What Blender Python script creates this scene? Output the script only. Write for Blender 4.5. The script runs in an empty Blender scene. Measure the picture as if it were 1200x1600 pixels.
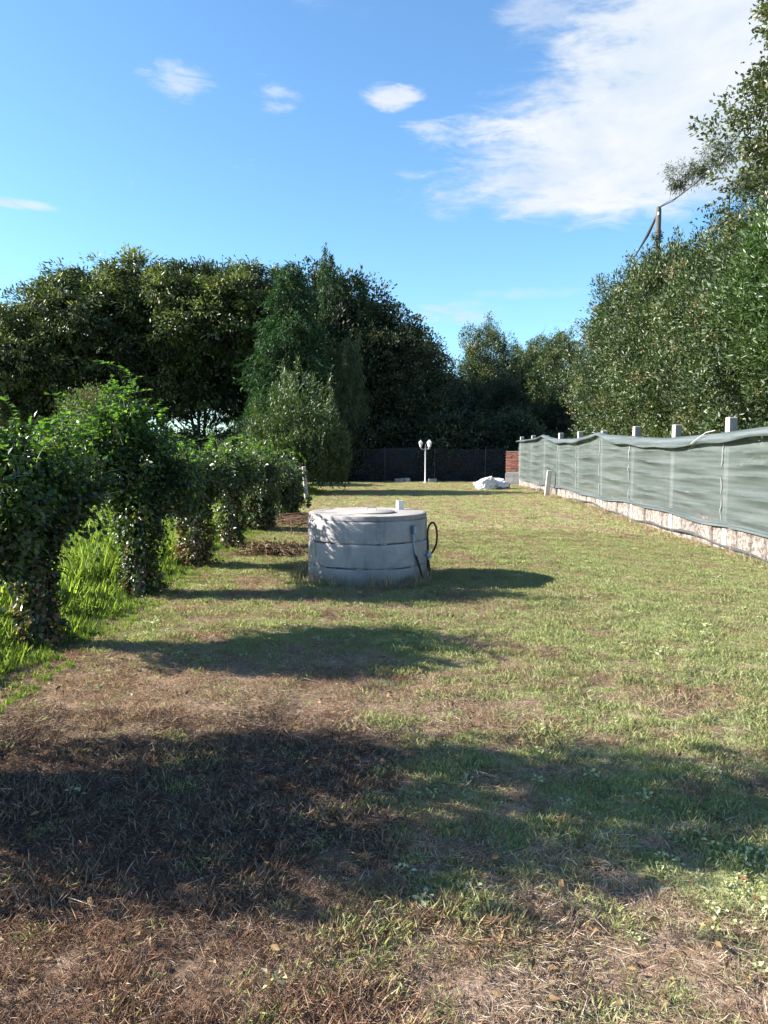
import bpy, math, random
import numpy as np
from mathutils import Vector
R = math.radians
scene = bpy.context.scene
col = scene.collection
rng = np.random.default_rng(7)
random.seed(7)

# ------------------------------------------------------------------ camera, world, sun, exposure
SUN_EL, SHADOW_AZ = 27.5, -2.0          # sun stands over -X; shadows run along +X
cam_d = bpy.data.cameras.new('camera'); cam = bpy.data.objects.new('camera', cam_d); col.objects.link(cam)
cam_d.sensor_fit = 'VERTICAL'; cam_d.sensor_height = 36; cam_d.lens = 27.0
cam_d.clip_start = .05; cam_d.clip_end = 2000
cam.location = (0, 0, 1.6); cam.rotation_euler = (R(90 - 4.67), 0, 0)
scene.camera = cam
scene.view_settings.view_transform = 'Standard'; scene.view_settings.look = 'None'
scene.view_settings.exposure = 1.8; scene.view_settings.gamma = 1.0
scene.view_settings.use_curve_mapping = False

sun_d = bpy.data.lights.new('sun', 'SUN'); sun = bpy.data.objects.new('sun', sun_d); col.objects.link(sun)
sun_d.energy = 5.0; sun_d.angle = R(.55); sun_d.color = (1.0, .945, .85)
sd = Vector((math.cos(R(SUN_EL)), math.tan(R(SHADOW_AZ)) * math.cos(R(SUN_EL)), -math.sin(R(SUN_EL))))
sun.rotation_euler = sd.to_track_quat('-Z', 'Y').to_euler()


class NT:
    """tiny node helper"""
    def __init__(s, tree): s.t = tree; s.n = tree.nodes; s.l = tree.links
    def node(s, kind, **kw):
        n = s.n.new(kind)
        for k, v in kw.items(): setattr(n, k, v)
        return n
    def put(s, sock, v):
        if isinstance(v, bpy.types.NodeSocket): s.l.new(v, sock)
        elif v is not None:
            if sock.type == 'RGBA' and not isinstance(v, (int, float)) and len(v) == 3: v = (*v, 1)
            sock.default_value = v
    def math(s, op, a, b=None, c=None, clamp=False):
        n = s.node('ShaderNodeMath', operation=op, use_clamp=clamp)
        s.put(n.inputs[0], a); s.put(n.inputs[1], b); s.put(n.inputs[2], c)
        return n.outputs[0]
    def mix(s, f, a, b, blend='MIX'):
        n = s.node('ShaderNodeMix', data_type='RGBA', blend_type=blend)
        s.put(n.inputs[0], f); s.put(n.inputs[6], a); s.put(n.inputs[7], b)
        return n.outputs[2]
    def noise(s, vec, scale, detail=4, rough=.55, dist=0, out=0):
        n = s.node('ShaderNodeTexNoise'); s.put(n.inputs['Vector'], vec)
        n.inputs['Scale'].default_value = scale; n.inputs['Detail'].default_value = detail
        n.inputs['Roughness'].default_value = rough; n.inputs['Distortion'].default_value = dist
        return n.outputs[out]
    def ramp(s, f, stops):
        n = s.node('ShaderNodeValToRGB'); s.put(n.inputs[0], f)
        e = n.color_ramp.elements
        while len(e) < len(stops): e.new(.5)
        for x, (p, c) in zip(e, stops):
            x.position = p; x.color = (*c, 1) if not isinstance(c, (int, float)) else (c, c, c, 1)
        return n.outputs[0]
    def smooth(s, v, lo, hi, a=0., b=1.):
        n = s.node('ShaderNodeMapRange', interpolation_type='SMOOTHSTEP')
        s.put(n.inputs[0], v)
        for i, x in enumerate((lo, hi, a, b)): n.inputs[i + 1].default_value = x
        return n.outputs[0]
    def sepxyz(s, v):
        n = s.node('ShaderNodeSeparateXYZ'); s.put(n.inputs[0], v); return n.outputs
    def comb(s, x, y, z):
        n = s.node('ShaderNodeCombineXYZ')
        for i, v in enumerate((x, y, z)): s.put(n.inputs[i], v)
        return n.outputs[0]
    def bump(s, h, strength, dist):
        n = s.node('ShaderNodeBump'); s.put(n.inputs['Height'], h)
        n.inputs['Strength'].default_value = strength; n.inputs['Distance'].default_value = dist
        return n.outputs[0]


world = bpy.data.worlds.new('World'); scene.world = world; world.use_nodes = True
w = NT(world.node_tree); w.n.clear()
sky = w.node('ShaderNodeTexSky', sky_type='NISHITA'); sky.sun_disc = False
sky.sun_elevation = R(SUN_EL); sky.sun_rotation = R(270 - SHADOW_AZ)
sky.air_density = 1.0; sky.dust_density = .5; sky.ozone_density = 1.6; sky.altitude = 100
tc = w.node('ShaderNodeTexCoord').outputs['Generated']
X, Y, Z = w.sepxyz(tc)
az = w.math('ARCTAN2', X, Y); el = w.math('ARCSINE', Z)
def pix(px, py):
    x = (px - 600) / 1200; z = (702 - py) / 1200
    return math.atan(x), math.atan(z / math.hypot(1, x))
cv = w.comb(az, w.math('MULTIPLY', el, 2.3), 0)
fbm = w.noise(cv, 5.0, 9, .62, .35)
fine = w.noise(w.comb(w.math('ADD', w.math('MULTIPLY', az, .9), w.math('MULTIPLY', el, .5)), w.math('MULTIPLY', el, 3.2), 3.), 17, 8, .65, .5)
tex = w.math('ADD', w.math('MULTIPLY', w.math('SUBTRACT', fbm, .5), 1.7), w.math('MULTIPLY', w.math('SUBTRACT', fine, .5), 1.9))
left = w.math('SUBTRACT', az, w.math('MULTIPLY_ADD', w.math('SUBTRACT', el, .331), .92, .118))
m1 = w.smooth(left, -.20, .18)
m2 = w.smooth(el, .240, .325)
m3 = w.smooth(az, .62, 1.3, 1, .25); m4 = w.smooth(el, .62, 1.0, 1, .25)
big = w.math('MULTIPLY', w.math('MULTIPLY', m1, m2), w.math('MULTIPLY', m3, m4))
dens = w.smooth(w.math('ADD', w.math('MULTIPLY', big, 1.85), w.math('SUBTRACT', tex, .58)), -.16, .95)
for (px, py, rx, ry, amp) in ((292, 153, 76, 34, .78), (440, 180, 52, 24, .7), (612, 174, 66, 24, .85), (740, 224, 170, 34, 1.),
                              (20, 327, 85, 11, .85), (712, 491, 110, 26, 1.), (840, 60, 90, 50, .45), (540, 30, 110, 45, .18), (800, 465, 120, 14, .3)):
    a0, e0 = pix(px, py)
    dx = w.math('DIVIDE', w.math('SUBTRACT', az, a0), rx / 1200)
    dy = w.math('DIVIDE', w.math('SUBTRACT', el, e0), ry / 1200)
    g = w.math('SUBTRACT', 1, w.math('ADD', w.math('MULTIPLY', dx, dx), w.math('MULTIPLY', dy, dy)), clamp=True)
    d = w.smooth(w.math('ADD', w.math('MULTIPLY', g, 1.15), w.math('MULTIPLY_ADD', tex, 1.25, -.42)), 0., 1.0, 0, amp)
    dens = w.math('MAXIMUM', dens, d)
# the same kind of wisps elsewhere in the sky
wis = w.smooth(w.noise(cv, 1.7, 6, .6, .3), .60, .78, 0, .7)
side = w.smooth(w.math('ABSOLUTE', az), .7, 1.2)
dens = w.math('MAXIMUM', dens, w.math('MULTIPLY', wis, side), clamp=True)
hs = w.node('ShaderNodeHueSaturation'); hs.inputs['Hue'].default_value = .5
hs.inputs['Saturation'].default_value = 1.0; hs.inputs['Value'].default_value = 1.0
w.l.new(sky.outputs[0], hs.inputs['Color'])
skyc = w.mix(1, hs.outputs[0], (1.03, 1.43, 1.68), 'MULTIPLY')
cl = w.mix(w.smooth(fbm, .3, .7), (4.0, 4.7, 5.5), (5.5, 5.7, 6.0))
bgc = w.mix(dens, skyc, cl)
bg = w.node('ShaderNodeBackground'); bg.inputs['Strength'].default_value = .05
w.l.new(bgc, bg.inputs[0])
wo = w.node('ShaderNodeOutputWorld'); w.l.new(bg.outputs[0], wo.inputs[0])
SKY_HS = hs

# ------------------------------------------------------------------ materials
MATS = {}
def new_mat(name):
    m = bpy.data.materials.new(name); m.use_nodes = True
    n = NT(m.node_tree); n.n.clear(); MATS[name] = m
    return m, n
def principled(n, color, rough=.8, metal=0, normal=None, spec=.4):
    b = n.node('ShaderNodeBsdfPrincipled')
    n.put(b.inputs['Base Color'], color); n.put(b.inputs['Roughness'], rough)
    b.inputs['Metallic'].default_value = metal; b.inputs['Specular IOR Level'].default_value = spec
    if normal is not None: n.put(b.inputs['Normal'], normal)
    return b.outputs[0]
def out(n, sh):
    o = n.node('ShaderNodeOutputMaterial'); n.l.new(sh, o.inputs[0])
def leaf_mat(name, stops, transl=.35, rough=.42, spec=.5, tcol=(1.3, 1.5, .5)):
    """leaf: colour picked per leaf by its tint, a glossy face and light passing through"""
    m, n = new_mat(name)
    at = n.node('ShaderNodeAttribute', attribute_name='tint').outputs['Fac']
    c = n.ramp(at, stops)
    geo = n.node('ShaderNodeNewGeometry')
    back = n.mix(n.math('MULTIPLY', geo.outputs['Backfacing'], .35), c, (.16, .19, .12))
    p = principled(n, back, rough, 0, None, spec)
    t = n.node('ShaderNodeBsdfTranslucent'); n.put(t.inputs[0], n.mix(1, c, tcol, 'MULTIPLY'))
    mx = n.node('ShaderNodeMixShader'); mx.inputs[0].default_value = transl
    n.l.new(p, mx.inputs[1]); n.l.new(t.outputs[0], mx.inputs[2]); out(n, mx.outputs[0])
    return m
def noise_mat(name, stops, scale=8, rough=.85, bump=.3, bdist=.01, detail=6, spec=.3, obj=True, stretch=(1, 1, 1)):
    m, n = new_mat(name)
    tcn = n.node('ShaderNodeTexCoord').outputs['Object'] if obj else n.node('ShaderNodeNewGeometry').outputs['Position']
    mp = n.node('ShaderNodeMapping'); n.l.new(tcn, mp.inputs[0]); mp.inputs['Scale'].default_value = stretch
    f = n.noise(mp.outputs[0], scale, detail, .62)
    f2 = n.noise(mp.outputs[0], scale * 7, 4, .6)
    c = n.ramp(n.math('ADD', n.math('MULTIPLY', f, .75), n.math('MULTIPLY', f2, .25)), stops)
    oi = n.node('ShaderNodeObjectInfo').outputs['Random']
    c = n.mix(1, c, n.ramp(oi, [(0, .82), (1, 1.15)]), 'MULTIPLY')
    out(n, principled(n, c, rough, 0, n.bump(n.math('ADD', f, f2), bump, bdist), spec))
    return m

L_ASH = leaf_mat('ash_leaf', [(0, (.008, .014, .006)), (.4, (.035, .050, .014)), (.75, (.12, .145, .045)), (1, (.22, .23, .10))], .28, .42, .4)
L_DARK = leaf_mat('dark_evergreen_leaf', [(0, (.007, .014, .008)), (.5, (.018, .032, .014)), (.8, (.062, .074, .030)), (1, (.12, .125, .06))], .18, .55, .3)
L_CON = leaf_mat('conifer_spray', [(0, (.008, .024, .014)), (.5, (.018, .052, .016)), (1, (.045, .11, .03))], .2, .65, .15)
L_BAY = leaf_mat('bay_leaf', [(0, (.014, .026, .008)), (.45, (.040, .066, .020)), (.8, (.085, .12, .04)), (.97, (.12, .15, .06)), (1, (.16, .12, .05))], .22, .42, .38)
L_BAY2 = leaf_mat('bay_leaf_bright', [(0, (.012, .028, .008)), (.5, (.038, .075, .018)), (.85, (.08, .13, .03)), (1, (.14, .18, .07))], .25, .38, .45)
L_OAK = leaf_mat('oak_leaf', [(0, (.02, .03, .01)), (.5, (.055, .07, .025)), (.85, (.10, .11, .045)), (1, (.20, .13, .04))], .28)
L_WIL = leaf_mat('willow_leaf', [(0, (.02, .035, .01)), (.5, (.055, .085, .025)), (1, (.13, .17, .06))], .32)
L_IVY = leaf_mat('ivy_leaf', [(0, (.006, .012, .005)), (.5, (.026, .045, .013)), (.85, (.085, .125, .034)), (.985, (.13, .16, .06)), (1, (.35, .26, .04))], .28, .33, .5)
L_IVY2 = leaf_mat('olive_ivy_leaf', [(0, (.010, .016, .008)), (.5, (.040, .058, .022)), (.85, (.10, .125, .05)), (1, (.18, .20, .10))], .28, .35, .5)
L_VINE = leaf_mat('vine_leaf_bright', [(0, (.03, .06, .012)), (.5, (.075, .15, .025)), (1, (.16, .27, .05))], .48, .35, .5)
L_DRY = leaf_mat('dry_leaf', [(0, (.06, .035, .018)), (.5, (.14, .085, .04)), (1, (.28, .18, .08))], .2, .6, .2, (1.1, .9, .6))
G_GREEN = leaf_mat('grass_green', [(0, (.19, .22, .08)), (.5, (.39, .43, .18)), (1, (.58, .58, .36))], .32, .5, .3, (1.1, 1.15, .7))
G_STRAW = leaf_mat('grass_straw', [(0, (.22, .135, .09)), (.4, (.50, .36, .25)), (.75, (.70, .55, .41)), (1, (.84, .73, .60))], .22, .55, .35, (1.1, 1, .7))
G_BROWN = leaf_mat('dead_stalk', [(0, (.13, .07, .045)), (.5, (.38, .22, .145)), (1, (.62, .43, .30))], .18, .6, .25, (1.1, .95, .7))
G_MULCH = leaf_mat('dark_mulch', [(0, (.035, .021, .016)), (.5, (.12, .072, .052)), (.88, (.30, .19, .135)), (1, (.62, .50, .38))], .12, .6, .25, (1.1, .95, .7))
G_TALL = leaf_mat('grass_tall', [(0, (.11, .19, .04)), (.5, (.22, .33, .08)), (1, (.40, .48, .17))], .5, .5, .3, (1.25, 1.25, .5))
BARK = noise_mat('bark', [(.25, (.02, .017, .014)), (.55, (.055, .045, .035)), (.8, (.10, .085, .07))], 6, .9, .8, .03, stretch=(1, 1, .25))
TWIG = noise_mat('twig_wood', [(.3, (.10, .055, .035)), (.7, (.26, .16, .10))], 12, .8, .4, .005)
POLEW = noise_mat('weathered_wood', [(.25, (.045, .043, .040)), (.6, (.105, .10, .092)), (.85, (.17, .16, .15))], 5, .9, .7, .01, stretch=(3, 3, .2))
GREEN_STEM = noise_mat('green_stem', [(.3, (.06, .09, .03)), (.7, (.16, .17, .08))], 10, .6, .2, .003)

def concrete(name, base, scale=3.0, stain=.6, splash=False):
    m, n = new_mat(name)
    tcn = n.node('ShaderNodeTexCoord').outputs['Object']
    big = n.noise(tcn, scale, 6, .6, .4); mid = n.noise(tcn, scale * 6, 6, .65); sp = n.noise(tcn, 140, 3, .6)
    mp = n.node('ShaderNodeMapping'); n.l.new(tcn, mp.inputs[0]); mp.inputs['Scale'].default_value = (1, 1, .14)
    drip = n.noise(mp.outputs[0], scale * 4, 5, .6)
    c = n.mix(n.smooth(big, .35, .68), tuple(b * .74 for b in base), base)
    c = n.mix(n.smooth(drip, .50, .72, 0, stain), c, tuple(b * .50 for b in base))
    c = n.mix(n.smooth(mid, .52, .75, 0, .5), c, tuple(min(.9, b * 1.28) for b in base))
    c = n.mix(n.smooth(sp, .60, .72, 0, .55), c, tuple(b * .45 for b in base))
    oi = n.node('ShaderNodeObjectInfo').outputs['Random']
    c = n.mix(1, c, n.ramp(oi, [(0, .88), (1, 1.08)]), 'MULTIPLY')
    zz = n.sepxyz(tcn)[2]
    if splash: c = n.mix(n.math('MULTIPLY', n.smooth(n.math('MULTIPLY_ADD', mid, -.22, zz), -.08, .10, 1, 0), .75), c, (.10, .085, .055))
    h = n.math('ADD', n.math('MULTIPLY', mid, .7), n.math('MULTIPLY', sp, .5))
    out(n, principled(n, c, .9, 0, n.bump(h, .55, .008), .25))
    return m
CONC = concrete('ring_concrete', (.37, .345, .345), splash=True)
CONC_LID = concrete('lid_concrete', (.44, .395, .36), 2.2, .2)
CONC_POST = concrete('post_concrete', (.42, .40, .37), 4)
CINDER = concrete('cinder_block', (.36, .355, .35), 5, .3)
def stone_mat():
    m, n = new_mat('granite_slab')
    tcn = n.node('ShaderNodeNewGeometry').outputs['Position']
    big = n.noise(tcn, 2.2, 6, .65); mid = n.noise(tcn, 16, 7, .7); vo = n.node('ShaderNodeTexVoronoi'); n.l.new(tcn, vo.inputs['Vector']); vo.inputs['Scale'].default_value = 60
    c = n.ramp(mid, [(.30, (.05, .037, .031)), (.43, (.15, .118, .102)), (.56, (.30, .26, .235)), (.75, (.44, .40, .375))])
    c = n.mix(n.smooth(big, .55, .75, 0, .45), c, (.22, .17, .13))
    c = n.mix(n.smooth(vo.outputs[0], .0, .35, .4, 0), c, (.13, .10, .08))
    oi = n.node('ShaderNodeObjectInfo').outputs['Random']
    c = n.mix(1, c, n.ramp(oi, [(0, .8), (1, 1.12)]), 'MULTIPLY')
    out(n, principled(n, c, .92, 0, n.bump(n.math('ADD', mid, n.math('MULTIPLY', big, .7)), 1, .03), .2)); return m
STONE = stone_mat()
def simple(name, c, rough=.5, metal=0, spec=.5):
    m, n = new_mat(name)
    g = n.node('ShaderNodeTexCoord').outputs['Object']
    f = n.noise(g, 9, 5, .6)
    cc = n.mix(n.smooth(f, .4, .75, 0, .5), c, tuple(x * .72 for x in c))
    out(n, principled(n, cc, rough, metal, n.bump(f, .15, .004), spec)); return m
WHITE = simple('white_paint', (.62, .61, .59), .45)
WHITEP = simple('white_plastic', (.62, .61, .58), .4)
BLACKP = simple('black_hose', (.012, .012, .013), .35)
GREYP = simple('grey_plastic', (.30, .34, .42), .45)
BLUEP = simple('blue_grey_plastic', (.10, .13, .22), .4)
METAL = simple('galvanised_metal', (.55, .56, .57), .4, .7)
TARP = simple('black_tarp', (.055, .06, .06), .5)
BOARD = simple('pale_board', (.66, .64, .60), .6)
GLASS = simple('lantern_glass', (.72, .74, .76), .15)
STAIN = noise_mat('sack_underside', [(.3, (.16, .12, .09)), (.7, (.34, .27, .20))], 8)
BRICK = noise_mat('red_brick', [(.25, (.13, .05, .035)), (.55, (.33, .12, .085)), (.85, (.45, .22, .16))], 5, .85, .5, .006)
MORTAR = noise_mat('mortar', [(.3, (.25, .22, .19)), (.7, (.42, .38, .34))], 14)
SACK = simple('white_sack', (.66, .655, .65), .45)

def netting(name, c1, c2, holes):
    m, n = new_mat(name)
    g = n.node('ShaderNodeNewGeometry').outputs['Position']
    x, y, z = n.sepxyz(g)
    f = n.noise(n.comb(0, n.math('MULTIPLY', y, .12), n.math('MULTIPLY', z, 4)), 4, 5, .6)
    c = n.mix(n.smooth(f, .35, .68), c1, c2)
    wv = n.math('SINE', n.math('MULTIPLY', y, 1400.)); wz = n.math('SINE', n.math('MULTIPLY', z, 900.))
    fine = n.noise(n.comb(0, n.math('MULTIPLY', y, .5), n.math('MULTIPLY', z, 22)), 9, 3, .6)
    p = principled(n, n.mix(n.smooth(fine, .4, .7, 0, .28), c, tuple(min(.9, v * 1.5) for v in c2)), .55, 0, n.bump(fine, .25, .004), .35)
    t = n.node('ShaderNodeBsdfTransparent')
    tl = n.node('ShaderNodeBsdfTranslucent'); n.put(tl.inputs[0], c)
    a = n.node('ShaderNodeMixShader'); a.inputs[0].default_value = .22
    n.l.new(p, a.inputs[1]); n.l.new(tl.outputs[0], a.inputs[2])
    b = n.node('ShaderNodeMixShader'); b.inputs[0].default_value = holes
    n.l.new(a.outputs[0], b.inputs[1]); n.l.new(t.outputs[0], b.inputs[2]); out(n, b.outputs[0])
    return m
NET = netting('shade_netting', (.085, .108, .098), (.16, .182, .176), .30)
NET_DARK = netting('dark_netting', (.006, .010, .014), (.012, .018, .025), .22)
LIT_POST = simple('lit_post_tone', (.22, .235, .235), .5)  # pale tone painted for sunlit post faces showing through the net
NET_HEM = netting('netting_hem', (.060, .078, .078), (.135, .155, .160), 0.0)

# ------------------------------------------------------------------ object helpers
def link(o, parent=None):
    col.objects.link(o)
    if parent is not None: o.parent = parent
    return o
def tag(o, label=None, cat=None, group=None, kind=None):
    if label: o['label'] = label
    if cat: o['category'] = cat
    if group: o['group'] = group
    if kind: o['kind'] = kind
    return o
def empty(name, loc, label, cat, group=None, rz=0, kind=None):
    o = bpy.data.objects.new(name, None); o.location = loc; o.rotation_euler = (0, 0, rz); link(o)
    o.empty_display_size = .2
    return tag(o, label, cat, group, kind)
def copy_tree(src, loc, rz=0, sc=(1, 1, 1), **kw):
    o = src.copy(); col.objects.link(o); o.location = loc; o.rotation_euler = (0, 0, rz); o.scale = sc
    for ch in src.children:
        c = ch.copy(); col.objects.link(c); c.parent = o
        for g in ch.children:
            d = g.copy(); col.objects.link(d); d.parent = c
    return tag(o, **kw)
class MB:
    """collects simple shapes, builds one mesh"""
    def __init__(s): s.v = []; s.f = []; s.m = []
    def add(s, vs, fs, mi=0):
        o = len(s.v); s.v += [tuple(p) for p in vs]; s.f += [tuple(i + o for i in f) for f in fs]; s.m += [mi] * len(fs); return s
    def box(s, c, d, rot=None, bev=0, mi=0, jit=0):
        x, y, z = (a / 2 for a in d)
        if bev:
            b = bev; vs = []
            for sx in (-1, 1):
                for sy in (-1, 1):
                    for sz in (-1, 1):
                        vs += [(sx * (x - b), sy * (y - b), sz * z), (sx * (x - b), sy * y, sz * (z - b)), (sx * x, sy * (y - b), sz * (z - b))]
            import bmesh
            bm = bmesh.new()
            for p in vs: bm.verts.new([q + random.uniform(-jit, jit) for q in p])
            r = bmesh.ops.convex_hull(bm, input=bm.verts)
            bm.verts.ensure_lookup_table(); bm.verts.index_update()
            vs = [v.co.copy() for v in bm.verts]; fs = [[v.index for v in f.verts] for f in bm.faces]; bm.free()
        else:
            vs = [Vector((sx * x, sy * y, sz * z)) for sx in (-1, 1) for sy in (-1, 1) for sz in (-1, 1)]
            fs = [(0, 1, 3, 2), (4, 6, 7, 5), (0, 4, 5, 1), (2, 3, 7, 6), (0, 2, 6, 4), (1, 5, 7, 3)]
        vs = [Vector(p) for p in vs]
        if rot is not None: vs = [rot @ p for p in vs]
        return s.add([p + Vector(c) for p in vs], fs, mi)
    def tube(s, pts, rad, n=8, cap=True, mi=0, closed=False):
        pts = [Vector(p) for p in pts]; k = len(pts)
        if not hasattr(rad, '__len__'): rad = [rad] * k
        vs = []; up = Vector((.13, .31, .94))
        for i, p in enumerate(pts):
            if closed: t = pts[(i + 1) % k] - pts[i - 1]
            else: t = pts[min(i + 1, k - 1)] - pts[max(i - 1, 0)]
            t.normalize()
            a = up - t * up.dot(t)
            if a.length < .05: a = Vector((1, 0, 0)) - t * t.x
            a.normalize(); b = t.cross(a); up = a
            vs += [p + (a * math.cos(2 * math.pi * j / n) + b * math.sin(2 * math.pi * j / n)) * rad[i] for j in range(n)]
        fs = []
        for i in range(k if closed else k - 1):
            q = (i + 1) % k
            for j in range(n): fs.append((i * n + j, i * n + (j + 1) % n, q * n + (j + 1) % n, q * n + j))
        if cap and not closed: fs += [tuple(range(n))[::-1], tuple((k - 1) * n + j for j in range(n))]
        return s.add(vs, fs, mi)
    def lathe(s, prof, n=24, c=(0, 0, 0), mi=0, wob=None):
        vs = []
        for (r, z) in prof:
            for j in range(n):
                a = 2 * math.pi * j / n; rr = r + (wob(a, z) if wob else 0)
                vs.append((c[0] + rr * math.cos(a), c[1] + rr * math.sin(a), c[2] + z))
        fs = [(i * n + j, i * n + (j + 1) % n, (i + 1) * n + (j + 1) % n, (i + 1) * n + j) for i in range(len(prof) - 1) for j in range(n)]
        fs += [tuple(range(n))[::-1], tuple((len(prof) - 1) * n + j for j in range(n))]
        return s.add(vs, fs, mi)
    def mesh(s, name, mat, smooth=True):
        me = bpy.data.meshes.new(name); me.from_pydata(s.v, [], s.f)
        for m in (mat if isinstance(mat, (list, tuple)) else [mat]): me.materials.append(m)
        me.polygons.foreach_set('material_index', s.m)
        me.polygons.foreach_set('use_smooth', [smooth] * len(s.f)); me.update()
        return me
    def build(s, name, mat, parent=None, smooth=True, loc=None):
        o = bpy.data.objects.new(name, s.mesh(name, mat, smooth))
        if loc is not None: o.location = loc
        if smooth: o.data.set_sharp_from_angle(angle=R(40))
        return link(o, parent)

def fields(P, seed=0, octs=((1., 1.), (2.1, .5), (4.3, .25))):
    """smooth pseudo noise from rotated sines, about -1..1"""
    r = np.random.default_rng(seed); v = np.zeros(len(P)); tot = 0
    for f, a in octs:
        for _ in range(4):
            k = r.normal(size=P.shape[1]); k *= f / np.linalg.norm(k) * r.uniform(.7, 1.4)
            v += a * np.sin(P @ k * 2 * math.pi + r.uniform(0, 6.28)) / 4
        tot += a
    return v * 1.9 / tot
def unit(v): return v / np.maximum(np.linalg.norm(v, axis=1, keepdims=True), 1e-9)

def leaf_mesh(name, P, D, N, L, W, T, mats, midx=None, fold=.25, bend=0.):
    """one folded kite per leaf (4 corners, 2 triangles) with a tint of its own"""
    n = len(P); D = unit(D); S = unit(np.cross(D, N)); Nn = np.cross(S, D)
    L = L[:, None]; W = W[:, None]
    mid = P + D * L * .45
    v = np.empty((n, 4, 3))
    v[:, 0] = P; v[:, 1] = mid + S * W * .5 + Nn * W * fold
    v[:, 2] = P + D * L - Nn * L * bend; v[:, 3] = mid - S * W * .5 + Nn * W * fold
    me = bpy.data.meshes.new(name); me.vertices.add(4 * n)
    me.vertices.foreach_set('co', v.reshape(-1).astype(np.float32))
    base = (np.arange(n) * 4)[:, None]
    tri = np.concatenate([base + [0, 1, 2], base + [0, 2, 3]], 1).reshape(-1)
    me.loops.add(6 * n); me.loops.foreach_set('vertex_index', tri.astype(np.int32))
    me.polygons.add(2 * n); me.polygons.foreach_set('loop_start', (np.arange(2 * n) * 3).astype(np.int32))
    if isinstance(mats, (list, tuple)):
        for m in mats: me.materials.append(m)
        if midx is not None: me.polygons.foreach_set('material_index', np.repeat(midx, 2).astype(np.int32))
    else: me.materials.append(mats)
    a = me.attributes.new('tint', 'FLOAT', 'POINT'); a.data.foreach_set('value', np.repeat(np.clip(T, 0, 1), 4).astype(np.float32))
    me.update(calc_edges=True); return me

def crown_points(blobs, nclump, per, rc, seed, depth=.35, bumps=.18, bfreq=.5, inner=.12, sq=1.):
    """leaf positions gathered in clumps round the uneven skin of a union of ellipsoids"""
    r = np.random.default_rng(seed)
    B = np.array(blobs, float); C = B[:, :3]; A = B[:, 3:6]
    wgt = (A[:, 0] * A[:, 1] + A[:, 0] * A[:, 2] + A[:, 1] * A[:, 2]); wgt /= wgt.sum()
    out_c = []; out_n = []; got = 0
    while got < nclump:
        k = nclump
        bi = r.choice(len(B), k, p=wgt); d = unit(r.normal(size=(k, 3)))
        rad = 1 - depth * r.random(k) ** 1.8
        inn = r.random(k) < inner; rad[inn] = r.uniform(.15, .75, inn.sum())
        p = C[bi] + d * A[bi] * rad[:, None]
        rad2 = 1 + bumps * fields(p * bfreq, seed + 3)
        p = C[bi] + d * A[bi] * (rad * rad2)[:, None]
        q = np.min([np.sum(((p - C[j]) / A[j]) ** 2, 1) for j in range(len(B))], 0)
        keep = (q > (1 - depth) ** 2 * .8) | inn
        keep &= p[:, 2] > .05
        out_c.append(p[keep]); out_n.append(unit(d[keep] / A[bi[keep]])); got += keep.sum()
    c = np.concatenate(out_c)[:nclump]; nn = np.concatenate(out_n)[:nclump]
    m = len(c) * per
    ci = np.repeat(np.arange(len(c)), per)
    off = r.normal(size=(m, 3)) * .5
    off *= (rc * r.uniform(.6, 1.4, len(c)))[ci][:, None]; off[:, 2] *= sq
    return c, nn, ci, c[ci] + off, off, r

def foliage(name, blobs, nclump, per, rc, leaf, width, mats, seed, clipr=None, up=.2, droop=.0, outw=.6, rnd=.8, tintbase=.5, pick=None, ctint=.15, **kw):
    c, nn, ci, P, off, r = crown_points(blobs, nclump, per, rc, seed, **kw)
    if clipr:
        k_ = ~((np.hypot(P[:, 0], P[:, 1]) > clipr) & (P[:, 2] < 2.7)); P = P[k_]; ci = ci[k_]; off = off[k_]
    m = len(P)
    D = nn[ci] * outw + r.normal(size=(m, 3)) * rnd * .6 + unit(off) * .5; D[:, 2] += up - droop
    N = nn[ci] * .9 + r.normal(size=(m, 3)) * .55; N[:, 2] += .6
    ct = r.normal(size=len(c)) * ctint + fields(c * .45, seed + 8) * ctint * .8
    T = tintbase + ct[ci] + r.normal(size=m) * .16
    L = leaf * r.uniform(.65, 1.3, m); W = width * r.uniform(.7, 1.3, m)
    mi = None
    if isinstance(mats, (list, tuple)): mi = pick(P, r) if pick else (r.random(len(c)) < .2)[ci].astype(int)
    return leaf_mesh(name, P, D, N, L, W, T, mats, mi)

def trunk_mesh(name, h, r0, limbs, seed, mat=BARK, lean=.05, top=.9, spread=.3, rfac=.4, multi=1):
    r = random.Random(seed); mb = MB()
    for s in range(multi):
        dx, dy = r.uniform(-lean, lean) * h, r.uniform(-lean, lean) * h
        if multi > 1: dx += math.cos(s * 6.28 / multi) * h * .12; dy += math.sin(s * 6.28 / multi) * h * .12
        pts = []; rad = []
        for i in range(9):
            t = i / 8; pts.append(Vector((dx * t + r.uniform(-.02, .02) * h * .5, dy * t + r.uniform(-.02, .02) * h * .5, h * top * t - .1)))
            rad.append(r0 * (1.25 if i == 0 else (1 - t * .85)) / (1 if multi == 1 else 1.6))
        mb.tube(pts, rad, 8)
        for k in range(limbs):
            t = r.uniform(.25, .9); i = min(7, int(t * 8)); p = pts[i].lerp(pts[i + 1], t * 8 - i)
            a = r.uniform(0, 6.28); ln = h * spread * r.uniform(.6, 1.1) * (1.1 - t * .6)
            q = [p]
            for j in range(1, 5):
                u = j / 4; q.append(p + Vector((math.cos(a) * ln * u, math.sin(a) * ln * u, ln * (.55 * u + .15 * u * u))) + Vector((r.uniform(-1, 1), r.uniform(-1, 1), r.uniform(-1, 1))) * ln * .06)
            rr = rad[i] * rfac
            mb.tube(q, [rr * (1 - .2 * j) for j in range(5)], 6)
    return mb.mesh(name, mat)

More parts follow.
